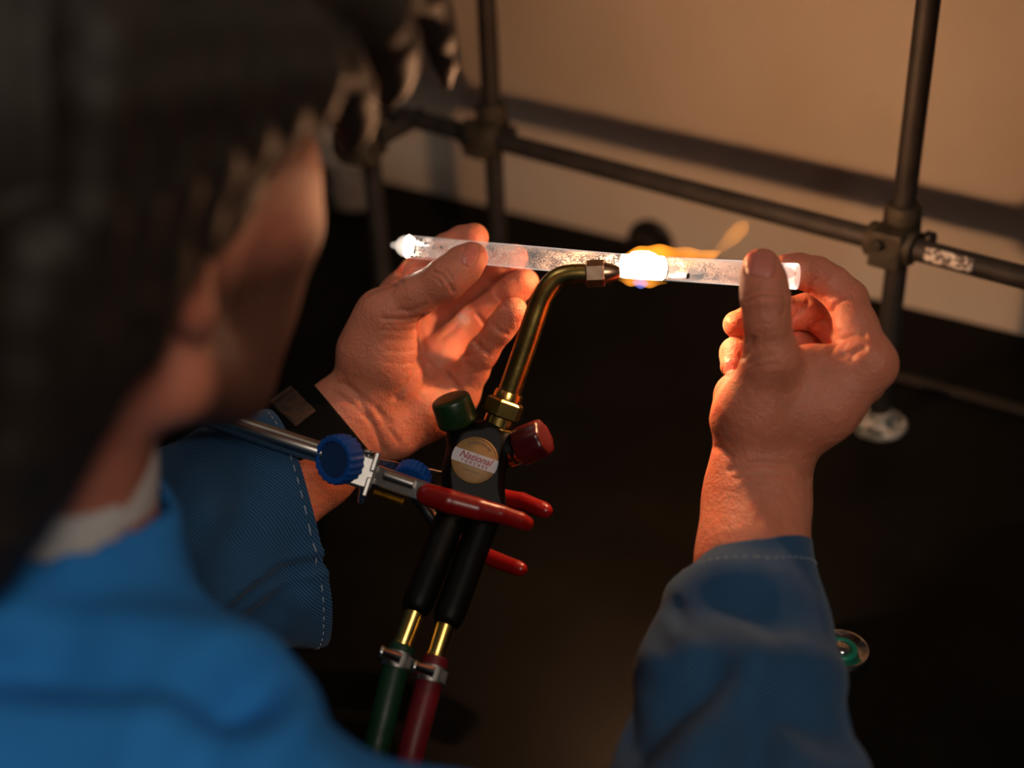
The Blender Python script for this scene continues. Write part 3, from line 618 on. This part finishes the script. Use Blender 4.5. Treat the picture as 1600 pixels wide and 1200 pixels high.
# red vinyl prongs
def prong(name, chain, parent=cp):
    pr = [Cap(P(*a_[:3]), P(*b_[:3]), a_[3], b_[3], 2.5) for a_, b_ in zip(chain[:-1], chain[1:])]
    
    for p_ in pr: p_.k = 0.6
    g = Grid(pr, 0.6); V, F = g.mesh(g.field(pr)); return link(name, np_mesh(name, V, F), M['vinyl'], parent)
prong('coated_prong', [(668, 773, 664, 5.2), (700, 783, 662, 5.6), (745, 795, 663, 5.2), (782, 803, 665, 4.3), (812, 813, 668, 4.0), (822, 818, 670, 3.6)])
prong('coated_prong', [(700, 752, 708, 4.5), (770, 775, 706, 4.4), (815, 783, 700, 4.2), (847, 796, 694, 4.0), (852, 798, 693, 3.7)])
prong('coated_prong', [(690, 830, 706, 4.3), (745, 862, 702, 4.2), (780, 877, 695, 4.0), (807, 887, 690, 3.8), (813, 889, 689, 3.5)])
mb = MB(); a, b = P(640, 760, 704), P(692, 832, 707); tube(mb, np.linspace(a, b, 6), 3.4, 16); mb.build('jaw_yoke', M['steel'], cp)

# ================================================================== PERSON
pe = thing('person', 'person with brown hair in a blue work jacket leaning over the bench', 'person')
BV, BF, BN, BB = [], [], [], []
def add_body(V, F, nail=None, beard_shade=None):
    o = sum(len(v) for v in BV); BV.append(V); BF.append(F + o)
    BN.append(np.zeros(len(V)) if nail is None else nail); BB.append(np.zeros(len(V)) if beard_shade is None else beard_shade)
def chain(pts, k=4.0): return [Cap(P(*a[:3]), P(*b[:3]), a[3], b[3], k) for a, b in zip(pts[:-1], pts[1:])]
def hand_mesh(palm, fingers, vox, kf=5.0, extra=None):
    allp = list(palm) + [p for f in fingers for p in f]
    g = Grid(allp, vox); PF = g.field(palm); out = PF.copy()
    for f in fingers: out = np.minimum(out, smin(PF, g.field(f), kf))
    return g.mesh(out)
VOX = 0.65
I3 = np.eye(3)

# ---------------- right hand (thumb towards the camera)
thumb = chain([(1190, 418, 642, 8.6), (1193, 440, 637, 9.6), (1196, 468, 635, 10.2), (1199, 505, 636, 9.6), (1206, 560, 642, 11.8)], 4)
index = chain([(1229, 420, 664, 6.8), (1248, 423, 666, 7.6), (1275, 430, 670, 8.2), (1300, 445, 672, 8.4), (1324, 468, 668, 9.0), (1338, 510, 660, 9.4), (1358, 566, 650, 11.5)], 3.5)
middle = chain([(1151, 507, 690, 6.6), (1175, 502, 693, 7.4), (1222, 492, 697, 8.0), (1262, 486, 700, 8.2), (1300, 502, 700, 9.0), (1325, 545, 690, 9.4), (1342, 590, 676, 11.5)], 3.5)
ring_ = chain([(1145, 572, 684, 6.0), (1150, 552, 690, 7.2), (1185, 538, 700, 7.8), (1235, 528, 712, 8.2), (1272, 538, 716, 8.8), (1300, 580, 706, 9.2), (1318, 618, 694, 11.5)], 3.5)
pinky = chain([(1165, 598, 705, 5.6), (1180, 590, 710, 6.4), (1215, 578, 722, 7.0), (1250, 590, 728, 7.8), (1288, 650, 712, 10.5)], 3.5)
palm = []
palm += chain([(1176, 705, 664, 16.0), (1178, 640, 656, 15.0), (1206, 560, 642, 11.6)], 8)          # thumb metacarpal
palm += chain([(1205, 700, 666, 18.0), (1290, 635, 656, 14.5), (1358, 572, 650, 12.0)], 9)         # index metacarpal
palm += chain([(1200, 700, 680, 18.0), (1342, 592, 676, 12.0)], 9)
palm += chain([(1195, 705, 694, 17.0), (1318, 620, 694, 12.0)], 9)
palm += chain([(1190, 715, 704, 15.0), (1288, 652, 712, 11.5)], 9)
palm += chain([(1215, 640, 656, 15.0), (1285, 588, 654, 10.0)], 10)                                # muscle between thumb and index
palm += chain([(1210, 585, 650, 10.0), (1262, 572, 656, 7.5), (1330, 568, 656, 8.0)], 8)           # web
palm += chain([(1160, 650, 668, 15.0), (1155, 620, 672, 12.0)], 8)
palm += chain([(1192, 715, 672, 20.0), (1184, 760, 668, 22.0), (1181, 800, 663, 22.6), (1176, 870, 652, 24.0), (1166, 960, 640, 24.0)], 9)
palm += chain([(1188, 720, 690, 17.0), (1184, 800, 682, 19.0), (1176, 880, 668, 22.0)], 10)
rV, rF = hand_mesh(palm, [thumb, index, middle, ring_, pinky], VOX, 6.0)
rN = vnormals(rV, rF)
# knuckle lines, joint folds and skin creases
CR = [
 ([(1166, 462), (1180, 454), (1203, 451), (1226, 456)], .55, .9, 0, 650), ([(1167, 472), (1183, 464), (1204, 462), (1226, 466)], .6, .9, 0, 650), ([(1172, 456), (1184, 447), (1206, 444), (1222, 447)], .3, .8, 0, 650),
 ([(1262, 458), (1268, 447), (1276, 437)], .9, 1.1, 640, 690), ([(1298, 488), (1303, 478), (1318, 468), (1330, 463)], 1.0, 1.1, 640, 690), ([(1296, 548), (1310, 532), (1330, 524), (1350, 523)], 1.0, 1.4, 620, 690),
 ([(1318, 553), (1338, 548), (1350, 545)], .8, 1.5, 620, 690), ([(1330, 560), (1336, 549), (1347, 542)], .6, 1.2, 620, 690),
 ([(1160, 560), (1170, 545), (1176, 530)], .7, 1.4, 0, 690), ([(1168, 568), (1186, 560), (1206, 556)], .35, 1.2, 0, 660), ([(1174, 576), (1192, 570), (1212, 569)], .25, 1.2, 0, 660),
 ([(1118, 700), (1128, 703), (1140, 712)], .5, 1.8, 0, 700),
 ([(1140, 735), (1180, 722), (1240, 728), (1268, 745)], .5, 1.6, 0, 690), ([(1150, 748), (1190, 738), (1235, 742)], .3, 1.3, 0, 690), ([(1190, 745), (1196, 775), (1192, 810)], .5, 2.2, 0, 690), ([(1238, 720), (1256, 735), (1262, 752)], .4, 1.4, 0, 690),
 ([(1215, 600), (1232, 640), (1236, 690)], .5, 4.0, 0, 690), ([(1222, 494), (1228, 476), (1226, 462)], .3, 1.0, 0, 690),
 ([(1238, 500), (1252, 482), (1262, 472)], .7, 1.2, 670, 740), ([(1262, 515), (1278, 503), (1290, 498)], .8, 1.2, 660, 740)]
for poly, dep, sg, d0, d1 in CR: crease(rV, rN, poly, dep * 1.5, sg, d0, d1)
def nail(V, N, cx, cy, hw, hh, ang, dmin, dmax, rim=0.55):
    """sink a rim around a nail plate; returns its mask"""
    q = proj(V); f = ((N * nz_rows(CAM - V)).sum(1) > -0.05) & (q[:, 2] > dmin) & (q[:, 2] < dmax)
    c, s = math.cos(ang), math.sin(ang); x = ((q[:, 0] - cx) * c + (q[:, 1] - cy) * s) / hw; y = (-(q[:, 0] - cx) * s + (q[:, 1] - cy) * c) / hh
    e = (np.abs(x) ** 3 + np.abs(y) ** 3) ** (1 / 3.0); m = np.where(f, 1 / (1 + np.exp((e - 1) * 14)), 0)
    rimv = np.where(f, np.exp(-((e - 1.06) / .10) ** 2), 0); V += N * (0.25 * m - rim * rimv)[:, None]; return m
nl = nail(rV, rN, 1188, 412, 24, 20, 0.0, 0, 650, 0.7)
nl = np.maximum(nl, nail(rV, rN, 1140, 574, 9, 14, 0.3, 660, 700, 0.4))
add_body(rV, rF, nl)

# ---------------- left hand (palm half turned to the camera)
thumb = chain([(737, 403, 710, 8.0), (722, 416, 705, 9.2), (697, 436, 703, 9.9), (650, 462, 708, 9.8), (604, 492, 714, 12.2)], 4)
index = chain([(741, 371, 740, 7.4), (722, 378, 746, 7.8), (700, 390, 753, 8.2), (655, 424, 765, 9.0), (625, 458, 768, 9.8), (594, 500, 768, 12.0)], 3.5)
middle = chain([(803, 403, 746, 7.2), (785, 413, 753, 7.6), (766, 425, 761, 8.0), (712, 466, 776, 8.6), (680, 497, 777, 9.4), (634, 540, 770, 12.0)], 3.5)
ring_ = chain([(821, 441, 741, 7.0), (806, 451, 745, 7.4), (789, 463, 751, 7.6), (740, 502, 761, 8.2), (712, 531, 763, 9.0), (674, 576, 762, 12.0)], 3.5)
pinky = chain([(804, 485, 714, 6.4), (796, 494, 717, 6.8), (782, 512, 721, 7.0), (754, 550, 731, 7.5), (738, 578, 739, 8.2), (712, 616, 748, 11.5)], 3.5)
palm = []
palm += chain([(566, 612, 732, 15.0), (580, 550, 722, 15.5), (604, 492, 714, 12.0)], 8)            # thumb metacarpal
palm += [Ell(P(606, 548, 724), np.stack([nz(P(625, 600, 728) - P(590, 490, 716)), *frame(P(625, 600, 728) - P(590, 490, 716))]), (30, 17, 16), 7)]   # ball of the thumb
palm += chain([(575, 630, 745, 15.0), (594, 500, 770, 12.5)], 9)
palm += chain([(585, 640, 748, 16.0), (634, 542, 772, 12.5)], 9)
palm += chain([(600, 650, 748, 16.0), (674, 578, 764, 12.0)], 9)
palm += chain([(625, 665, 744, 15.0), (668, 640, 744, 14.0), (712, 612, 748, 11.5)], 9)            # heel of the hand, little finger side
palm += chain([(640, 600, 752, 12.0), (690, 560, 756, 10.0)], 9)
palm += chain([(590, 520, 750, 12.0), (640, 500, 764, 9.0)], 8)
palm += chain([(595, 668, 740, 17.0), (545, 655, 738, 18.0), (520, 678, 735, 19.0), (470, 730, 726, 22.0), (390, 790, 715, 27.0), (250, 870, 690, 33.0)], 9)
palm += chain([(556, 678, 738, 15.0), (505, 735, 732, 15.0), (430, 790, 722, 17.0)], 9)
palm += chain([(570, 625, 734, 17.0), (530, 645, 732, 17.0)], 9)
lV, lF = hand_mesh(palm, [thumb, index, middle, ring_, pinky], VOX, 6.0)
lN = vnormals(lV, lF)
CR = [
 ([(677, 424), (690, 428), (700, 440), (708, 455)], .8, 1.0, 0, 720), ([(687, 416), (700, 424), (706, 436)], .5, .9, 0, 720), ([(672, 430), (684, 436), (690, 446)], .3, .8, 0, 720),
 ([(624, 484), (640, 487), (655, 482), (664, 476)], .5, 1.2, 0, 730), ([(600, 498), (630, 500), (658, 498)], .7, 1.3, 0, 730), ([(606, 508), (632, 508), (652, 505)], .35, 1.0, 0, 730), ([(596, 516), (622, 518), (654, 514)], .3, 1.0, 0, 730), ([(604, 530), (630, 532), (656, 530)], .25, 1.0, 0, 730), ([(606, 548), (632, 550), (652, 546)], .25, 1.0, 0, 730), ([(600, 566), (625, 570), (648, 566)], .25, 1.0, 0, 730),
 ([(661, 500), (660, 530), (658, 560), (645, 595), (618, 622)], 1.2, 1.6, 0, 790), ([(658, 545), (675, 562), (702, 590), (722, 614)], .9, 1.3, 0, 790), ([(661, 538), (690, 570), (714, 606), (726, 622)], .5, 1.1, 0, 790), ([(655, 562), (668, 585), (676, 590)], .7, 1.2, 0, 790),
 ([(690, 528), (700, 520), (712, 512)], .7, 1.3, 0, 790), ([(727, 557), (742, 552), (750, 540)], .6, 1.2, 0, 790),
 ([(746, 492), (752, 500), (756, 506)], .7, 1.1, 0, 790), ([(776, 462), (784, 472), (790, 480)], .4, 1.0, 0, 790), ([(742, 534), (752, 546), (762, 552)], .7, 1.1, 0, 790), ([(768, 506), (780, 518), (792, 522)], .4, 1.0, 0, 790),
 ([(530, 600), (555, 612), (590, 640), (610, 660)], .5, 1.8, 0, 790), ([(520, 612), (548, 630), (575, 655)], .5, 1.6, 0, 790), ([(540, 600), (560, 620), (585, 670), (600, 705)], .7, 1.7, 0, 790), ([(590, 640), (605, 668), (622, 690)], .5, 1.6, 0, 790),
 ([(575, 458), (590, 452), (604, 446)], .7, 1.1, 0, 800), ([(582, 448), (598, 444), (618, 446)], .7, 1.1, 0, 800), ([(600, 438), (616, 436), (628, 440)], .6, 1.0, 0, 800), ([(640, 430), (648, 418), (668, 412)], .4, 1.2, 700, 800)]
for poly, dep, sg, d0, d1 in CR: crease(lV, lN, poly, dep * 1.3, sg, d0, d1)
nl = nail(lV, lN, 735, 398, 11, 18, 0.35, 0, 716, 0.7)
add_body(lV, lF, nl)

# ---------------- head, neck and trunk (close to the lens)
HF = nz((-0.065, 0.955, -0.25)); HU = nz(np.array((0.0, 0.27, 0.955)) - HF * np.dot(HF, (0.0, 0.27, 0.955))); HR = np.cross(HF, HU); HB = np.stack([HR, HF, HU])
SH = 0.93
lobe = P(295, 512, 445)
HC = lobe + (-HR * 74 + HU * 36 + HF * 4) * SH
def H(r, f, u): return HC + (HR * r + HF * f + HU * u) * SH
hp = [Ell(H(0, -8, 18), HB, np.array((76, 96, 84)) * SH, 12), Ell(H(0, 20, -10), HB, np.array((66, 72, 78)) * SH, 14),
      Ell(H(0, 42, -62), HB, np.array((48, 44, 38)) * SH, 16), Cap(H(-12, 74, -82), H(12, 74, -82), 15 * SH, 15 * SH, 12),
      Cap(H(0, 92, 5), H(0, 106, -22), 7 * SH, 11 * SH, 8), Cap(H(-9, 98, -26), H(9, 98, -26), 7 * SH, 7 * SH, 6), Cap(H(-16, 88, -50), H(16, 88, -50), 7 * SH, 7 * SH, 6), Cap(H(-14, 87, -58), H(14, 87, -58), 7 * SH, 7 * SH, 5),
      Cap(H(-40, 76, 16), H(-14, 88, 14), 9 * SH, 9 * SH, 8), Cap(H(40, 76, 16), H(14, 88, 14), 9 * SH, 9 * SH, 8), Ell(H(52, 62, -18), HB, np.array((16, 18, 14)) * SH, 12), Ell(H(-52, 62, -18), HB, np.array((16, 18, 14)) * SH, 12),
      Ell(H(28, 80, 2), HB, np.array((12, 12, 12)) * SH, 3), Ell(H(-28, 80, 2), HB, np.array((12, 12, 12)) * SH, 3)]
for s in (1, -1):      # ears
    hp += [Cap(H(74 * s, -2, 18), H(78 * s, -12, 2), 9 * SH, 8 * SH, 5), Cap(H(78 * s, -12, 2), H(74 * s, -3, -30), 8 * SH, 7 * SH, 5), Cap(H(74 * s, -3, -30), H(73 * s, 1, -36), 7.5 * SH, 6 * SH, 4)]
NB = P(-25, 835, 505)   # base of the neck
BR = nz((0.98, -0.15, 0.0))
hp += [Cap(H(0, -28, -40), NB, 50, 53, 16), Cap(H(20, -18, -60), NB + HR * 16, 36, 38, 14), Cap(H(-20, -18, -60), NB - HR * 16, 36, 38, 14), Cap(H(56, 8, -60), H(38, 58, -82), 17, 16, 14), Ell(H(50, 54, 2), HB, np.array((20, 26, 24)) * SH, 14), Ell(H(45, 60, -40), HB, np.array((18, 20, 34)) * SH, 16)]
chest = NB + np.array((0, -95, -150.)); 
SHR = P(320, 1430, 440); SHL = NB - BR * 172 + np.array((0, 12, -52.))
hp += [Cap(NB, NB + np.array((0, -40, -60.)), 56, 60, 16), Cap(NB + np.array((60, -50, -85.)), NB + np.array((-60, -50, -85.)), 55, 55, 20),
       Cap(NB + np.array((55, -110, -170.)), NB + np.array((-55, -110, -170.)), 95, 95, 40), Cap(NB + np.array((40, -170, -330.)), NB + np.array((-40, -170, -330.)), 100, 100, 40)]
nd_ = nz(NB - H(0, -28, -40))
ELR = P(1075, 1540, 508); ELL = P(-120, 980, 640)
hp += [Cap(SHR, ELR, 40, 34, 20), Cap(ELR, P(1166, 980, 640), 30, 24, 20), Cap(SHL, ELL, 40, 34, 20), Cap(ELL, P(250, 870, 690), 33, 30, 20), Cap(NB + np.array((0, -10, -25.)), SHR, 36, 38, 16), Cap(NB + np.array((0, -10, -25.)), SHL, 36, 38, 16)]
g = Grid(hp, 3.0); hV, hF = g.mesh(g.field(hp))
loc = (hV - HC) @ HB.T / SH
beard_shade = np.clip((-16 - loc[:, 2] + 0.1 * loc[:, 1]) / 20, 0, 1) * np.clip((loc[:, 1] - 4) / 12, 0, 1) * (loc[:, 2] > -112) * 0.85  # beard, carried up the cheek to paint in its shade
add_body(hV, hF, None, beard_shade)
V = np.concatenate(BV); F = np.concatenate(BF); me = np_mesh('body', V, F)
for nm, arr in (('nail', np.concatenate(BN)), ('beard_shade', np.concatenate(BB))):
    a = me.attributes.new(nm, 'FLOAT', 'POINT'); a.data.foreach_set('value', arr.astype(np.float32))
link('body', me, M['skin'], pe)

# ---------------- hair: a swept cap with many tapered locks
hh = [Ell(H(0, -14, 26), HB, np.array((84, 100, 88)) * SH, 10), Ell(H(0, -46, -28), HB, np.array((70, 58, 62)) * SH, 14)]
def lock(pts, r0, r1, k=4):
    pts = smooth_path([H(*p) for p in pts], 7); rr = np.interp(np.linspace(0, 1, 7), [0, .4, 1], [r0, r0 * .8, r1])
    return [Cap(pts[i], pts[i + 1], rr[i], rr[i + 1], k) for i in range(6)]
for s in np.linspace(-1, 1, 9):      # fringe falling over the forehead
    hh += lock([(52 * s, 20, 104), (58 * s, 82 + 8 * (1 - s * s), 92), (60 * s + rng.uniform(-6, 6), 112 + rng.uniform(-6, 8), 72), (60 * s, 110 + rng.uniform(0, 14), 56 + rng.uniform(-6, 6))], 16, 5)
hh += lock([(40, 60, 100), (62, 108, 84), (64, 140, 52), (60, 156, 30)], 11, 2.5) + lock([(30, 70, 100), (56, 116, 86), (60, 140, 60), (62, 152, 38)], 12, 3) + lock([(66, 40, 80), (76, 80, 62), (74, 98, 44), (70, 102, 30)], 14, 4) + lock([(76, 20, 60), (80, 52, 48), (78, 70, 30), (74, 76, 16)], 13, 4)
hh += [Ell(H(0, 58, 74), HB, np.array((74, 60, 38)) * SH, 8)]
for s in (1, -1):
    for k in range(7):               # locks over the ears and nape
        f0 = 34 - 15 * k; hh += lock([(70 * s, f0 * .7, 70), (86 * s, f0, 46), (85 * s, f0 - 6, (34, 26, 16, 2, -6, -12, -20)[k]), ((80 - 2 * abs(k - 2)) * s, f0 - 8, (22, 12, 0, -20, -34, -46, -60)[k])], 13, 5)
for k in range(9):
    t = -1 + k / 4.0; hh += lock([(50 * t, -100, 40), (58 * t, -108, 0), (56 * t, -98, -45), (54 * t, -80, -104 - rng.uniform(0, 14))], 15, 6)
for (f_, u_) in ((-36, -58), (-46, -76), (-56, -88), (-66, -96), (-76, -104)):      # longer hair behind the ear down to the collar
    hh += lock([(78, f_ + 6, 0), (78, f_, -30), (72, f_ - 3, u_ + 22), (63, f_ - 6, u_)], 14, 8)
for k in range(26):                  # loose tousled locks on the crown
    a = rng.uniform(0, 6.283); b = rng.uniform(.2, 1.2); d = np.array((math.sin(b) * math.cos(a), math.sin(b) * math.sin(a), math.cos(b)))
    p = d * np.array((84, 100, 88)) + np.array((0, -14, 26)); q = p + np.array((rng.uniform(-14, 14), 34, 2)); hh += lock([p * .96, (p + q) / 2 + d * 7, q * 1.02, q + np.array((0, 18, -8))], 9, 2.5)
g = Grid(hh, 2.2); V, F = g.mesh(g.field(hh)); link('hair', np_mesh('hair', V, F), M['hair'], pe)

# ---------------- white shirt collar round the neck base
mb = MB(); lathe(mb, NB - nd_ * 41, nd_, [(-2, 55.5), (2, 57.5), (14, 58.5), (30, 58), (44, 56)], 60, ref=HF)
mb.F = [f for f in mb.F if len(f) == 4]; mb.S = mb.S[:len(mb.F)]
o = mb.build('shirt_collar', M['shirt'], pe); s_ = o.modifiers.new('s', 'SOLIDIFY'); s_.thickness = .003

# ---------------- jacket trunk and upper arms
def grow(a, b, ra, rb, k): return Cap(a, b, ra, rb, k)
jk = [Cap(NB, NB + nd_ * 30, 69, 74, 10), Cap(NB + np.array((62, -48, -72.)), NB + np.array((-62, -48, -72.)), 82, 82, 30), Cap(NB + np.array((58, -112, -172.)), NB + np.array((-58, -112, -172.)), 108, 108, 40),
      Cap(NB + np.array((42, -172, -332.)), NB + np.array((-42, -172, -332.)), 114, 114, 40),
      Cap(P(20, 985, 492), P(225, 1240, 456), 48, 52, 20), Cap(P(225, 1240, 456), SHR, 52, 55, 20), Cap(NB - BR * 40 + np.array((0, -8, -30.)), SHL, 52, 58, 30), Cap(SHR, ELR, 57, 50, 24), Cap(SHL, ELL, 57, 50, 24), Cap(ELR, P(1090, 1400, 545), 42, 36, 24), Cap(ELL, P(0, 930, 660), 50, 46, 24)]
g = Grid(jk, 3.0); fld = g.field(jk)
gx, gy, gz = [a_.astype(np.float32) for a_ in g.ax]; dx, dy, dz = gx[:, None, None] - NB[0], gy[None, :, None] - NB[1], gz[None, None, :] - NB[2]
al = dx * nd_[0] + dy * nd_[1] + dz * nd_[2]; axd_ = np.sqrt(np.maximum(0, dx * dx + dy * dy + dz * dz - al * al)); fwd_ = np.maximum(0, dx * HF[0] + dy * HF[1] + dz * HF[2])
fld = np.maximum(fld, -np.maximum(axd_ - 60, al - 12)); fld = np.maximum(fld, np.minimum(-34 + 0.45 * fwd_ - al, 90 - axd_))    # open neck and sloping collar edge
V, F = g.mesh(fld); N = vnormals(V, F)
V += N * (2.6 * np.sin(V[:, 0] * .055 + V[:, 2] * .03) * np.sin(V[:, 1] * .045 - V[:, 2] * .05) )[:, None]
crease(V, N, [(-20, 1042), (180, 1052), (300, 1062), (400, 1090)], 7.0, 7.0, 0, 600, ridge=3.0)
crease(V, N, [(100, 850), (110, 940), (90, 1030)], 3.0, 9.0, 0, 600)
crease(V, N, [(380, 1090), (330, 1140), (300, 1220)], 6.0, 8.0, 0, 600, ridge=3)
link('jacket', np_mesh('jacket', V, F), M['jacket'], pe)

# ---------------- sleeves, lofted from their outlines
def sleeve(name, secs, nrow, material, folds, ncol=150, thick=1.0, tilt=0.0):
    """secs: (top px, bottom px, depth mid, half thickness in depth)"""
    C = []; A = []; B = []
    for (t, b, d, hd) in secs:
        pt, pbm = P(t[0], t[1], d), P(b[0], b[1], d); C.append((pt + pbm) / 2); A.append((pt - pbm) / 2)
        ray = nz(C[-1] - CAM); B.append(ray * hd)
    axd = nz(C[0] - C[2]); B = [b_ - axd * tilt for b_ in B]
    C, A, B = smooth_path(C, nrow), smooth_path(A, nrow), smooth_path(B, nrow)
    th = np.linspace(0, 2 * math.pi, ncol, endpoint=False); ex = 0.85
    ct = np.sign(np.cos(th)) * np.abs(np.cos(th)) ** ex; sn = np.sign(np.sin(th)) * np.abs(np.sin(th)) ** ex
    V = (C[:, None] + A[:, None] * ct[None, :, None] + B[:, None] * sn[None, :, None]).reshape(-1, 3)
    i, k = np.meshgrid(np.arange(nrow - 1), np.arange(ncol), indexing='ij'); k2 = (k + 1) % ncol
    F = np.stack([i * ncol + k, i * ncol + k2, (i + 1) * ncol + k2, (i + 1) * ncol + k], -1).reshape(-1, 4)
    N = vnormals(V, F); cen = np.repeat(C, ncol, 0)
    if ((V - cen) * N).sum() < 0: F = F[:, ::-1]; N = -N
    wob = 0.9 * np.sin(V @ np.array((.11, .05, .07))) * np.sin(V @ np.array((-.04, .09, .12))); V += N * wob[:, None]
    for (poly, dep, sg, rg) in folds: crease(V, N, poly, dep, sg, ridge=rg)
    ln = np.concatenate([[0], np.cumsum(np.linalg.norm(np.diff(C, axis=0), axis=1))])
    uv = np.stack([np.repeat(ln, ncol), np.tile(-th / (2 * math.pi) * 260, nrow)], 1)
    o = link(name, np_mesh(name, V, F, uv=uv), material, pe); s = o.modifiers.new('s', 'SOLIDIFY'); s.thickness = thick * .001; s.offset = -1
    return o, V.reshape(nrow, ncol, 3), vnormals(V, F).reshape(nrow, ncol, 3)
def stitches(V, N, row, parent, step=3, r=0.28, lift=0.15, k0=0, k1=None):
    ncol = V.shape[1]; mb = MB(); k1 = k1 or ncol
    for k in range(k0, k1, step):
        a = V[row, k % ncol] + N[row, k % ncol] * lift; b = V[row, (k + step - 1) % ncol] + N[row, (k + step - 1) % ncol] * lift; b = a + (b - a) * .8
        tube(mb, np.array([a, (a + b) / 2 + N[row, k % ncol] * .12, b]), r, 6)
    o = mb.build('cuff_stitching', M['thread'], parent); o['kind'] = 'stuff'; return o
# left sleeve: wide open cuff
secs = [((412, 642), (502, 1006), 700, 30), ((398, 645), (480, 1012), 699, 33), ((370, 655), (440, 1012), 697, 36), ((310, 676), (380, 1006), 690, 40), ((240, 706), (310, 998), 680, 44), ((130, 750), (210, 1000), 668, 47), ((0, 780), (80, 1040), 655, 50)]
folds = [([(505, 878), (470, 884), (440, 893), (405, 915), (365, 945), (340, 965)], 2.6, 2.2, 2.2), ([(450, 905), (425, 940), (395, 965)], 3.5, 6, 1.0), ([(300, 720), (285, 790), (275, 850), (268, 900)], 3.5, 7, 1.5), ([(385, 735), (380, 800), (362, 850), (350, 890)], 2.0, 8, 1.0), ([(345, 700), (340, 760)], 1.2, 6, .5), ([(440, 960), (460, 985), (470, 1000)], 1.5, 5, 1.0), ([(330, 860), (310, 920), (300, 960)], 2.0, 7, 1)]
lsl, LV, LN = sleeve('sleeve', secs, 90, M['twill'], folds, 170, tilt=11.0)
stitches(LV, LN, 11, lsl, 3, .22)
# right sleeve
secs = [((1096, 878), (1268, 852), 656, 46), ((1082, 895), (1272, 870), 652, 46), ((1050, 930), (1280, 905), 642, 46), ((1022, 1000), (1295, 980), 624, 44), ((995, 1085), (1312, 1065), 596, 42), ((960, 1195), (1338, 1180), 570, 46), ((925, 1330), (1370, 1310), 545, 50), ((830, 1560), (1310, 1555), 508, 53)]
folds = [([(1080, 972), (1120, 956), (1180, 962), (1205, 990)], 4.5, 8, 3.0), ([(1030, 1040), (1100, 1026), (1160, 1034), (1230, 1020)], -3.0, 6, 0), ([(985, 1165), (1040, 1110), (1090, 1080), (1112, 1050)], 8.0, 8, 3.5), ([(1180, 1190), (1190, 1130), (1220, 1100), (1290, 1130)], 7.0, 9, 3.0), ([(1055, 945), (1068, 975)], 1.5, 3, .5), ([(1035, 1005), (1052, 1025)], 1.8, 4, 1), ([(1200, 840), (1206, 880)], .8, 4, 0)]
rsl, RV, RN = sleeve('sleeve', secs, 90, M['twill'], folds, 170, tilt=9.0)
stitches(RV, RN, 20, rsl, 3, .20)

# ---------------- wrist strap with a leather patch
def band(secs, nrow, n=70):
    C = []; A = []; B = []
    for (t, b, d, hd) in secs:
        pt, pbm = P(t[0], t[1], d), P(b[0], b[1], d); C.append((pt + pbm) / 2); A.append((pt - pbm) / 2); B.append(nz(C[-1] - CAM) * hd)
    C, A, B = smooth_path(C, nrow), smooth_path(A, nrow), smooth_path(B, nrow); th = np.linspace(0, 2 * math.pi, n, endpoint=False)
    V = (C[:, None] + A[:, None] * np.cos(th)[None, :, None] + B[:, None] * np.sin(th)[None, :, None]).reshape(-1, 3)
    F = [[i * n + k, i * n + (k + 1) % n, (i + 1) * n + (k + 1) % n, (i + 1) * n + k] for i in range(nrow - 1) for k in range(n)]
    return V, np.array(F)
V, F = band([((484, 594), (588, 718), 735, 22.5), ((462, 610), (566, 740), 733, 23.5), ((436, 628), (548, 758), 731, 24.5), ((404, 650), (524, 782), 728, 25.5)], 16)
sb = link('wrist_strap', np_mesh('wrist_strap', V, F), M['strap'], pe); s = sb.modifiers.new('s', 'SOLIDIFY'); s.thickness = .002; s.offset = 0
# patch: a small grid laid on the strap's front
cor = [np.array(c, float) for c in ((455, 603), (493, 642), (462, 667), (420, 627))]
nv = 12; V2 = []
vq = proj(V); fN = vnormals(V, F)
front = ((V - V.reshape(16, -1, 3).mean(1).repeat(70, 0)) * nz_rows(CAM - V)).sum(1) > 0
for i in range(nv):
    for j in range(nv):
        u, v = i / (nv - 1), j / (nv - 1); q = cor[0] * (1 - u) * (1 - v) + cor[1] * u * (1 - v) + cor[2] * u * v + cor[3] * (1 - u) * v
        dd = np.linalg.norm(vq[front][:, :2] - q, axis=1); w_ = 1 / (dd + 2) ** 3; dep = (vq[front][:, 2] * w_).sum() / w_.sum(); V2.append(P(q[0], q[1], dep - 2.2))
F2 = np.array([[i * nv + j, i * nv + j + 1, (i + 1) * nv + j + 1, (i + 1) * nv + j] for i in range(nv - 1) for j in range(nv - 1)])
o = link('leather_patch', np_mesh('leather_patch', V2, F2), M['leather'], sb); s = o.modifiers.new('s', 'SOLIDIFY'); s.thickness = .0016; s.offset = 0
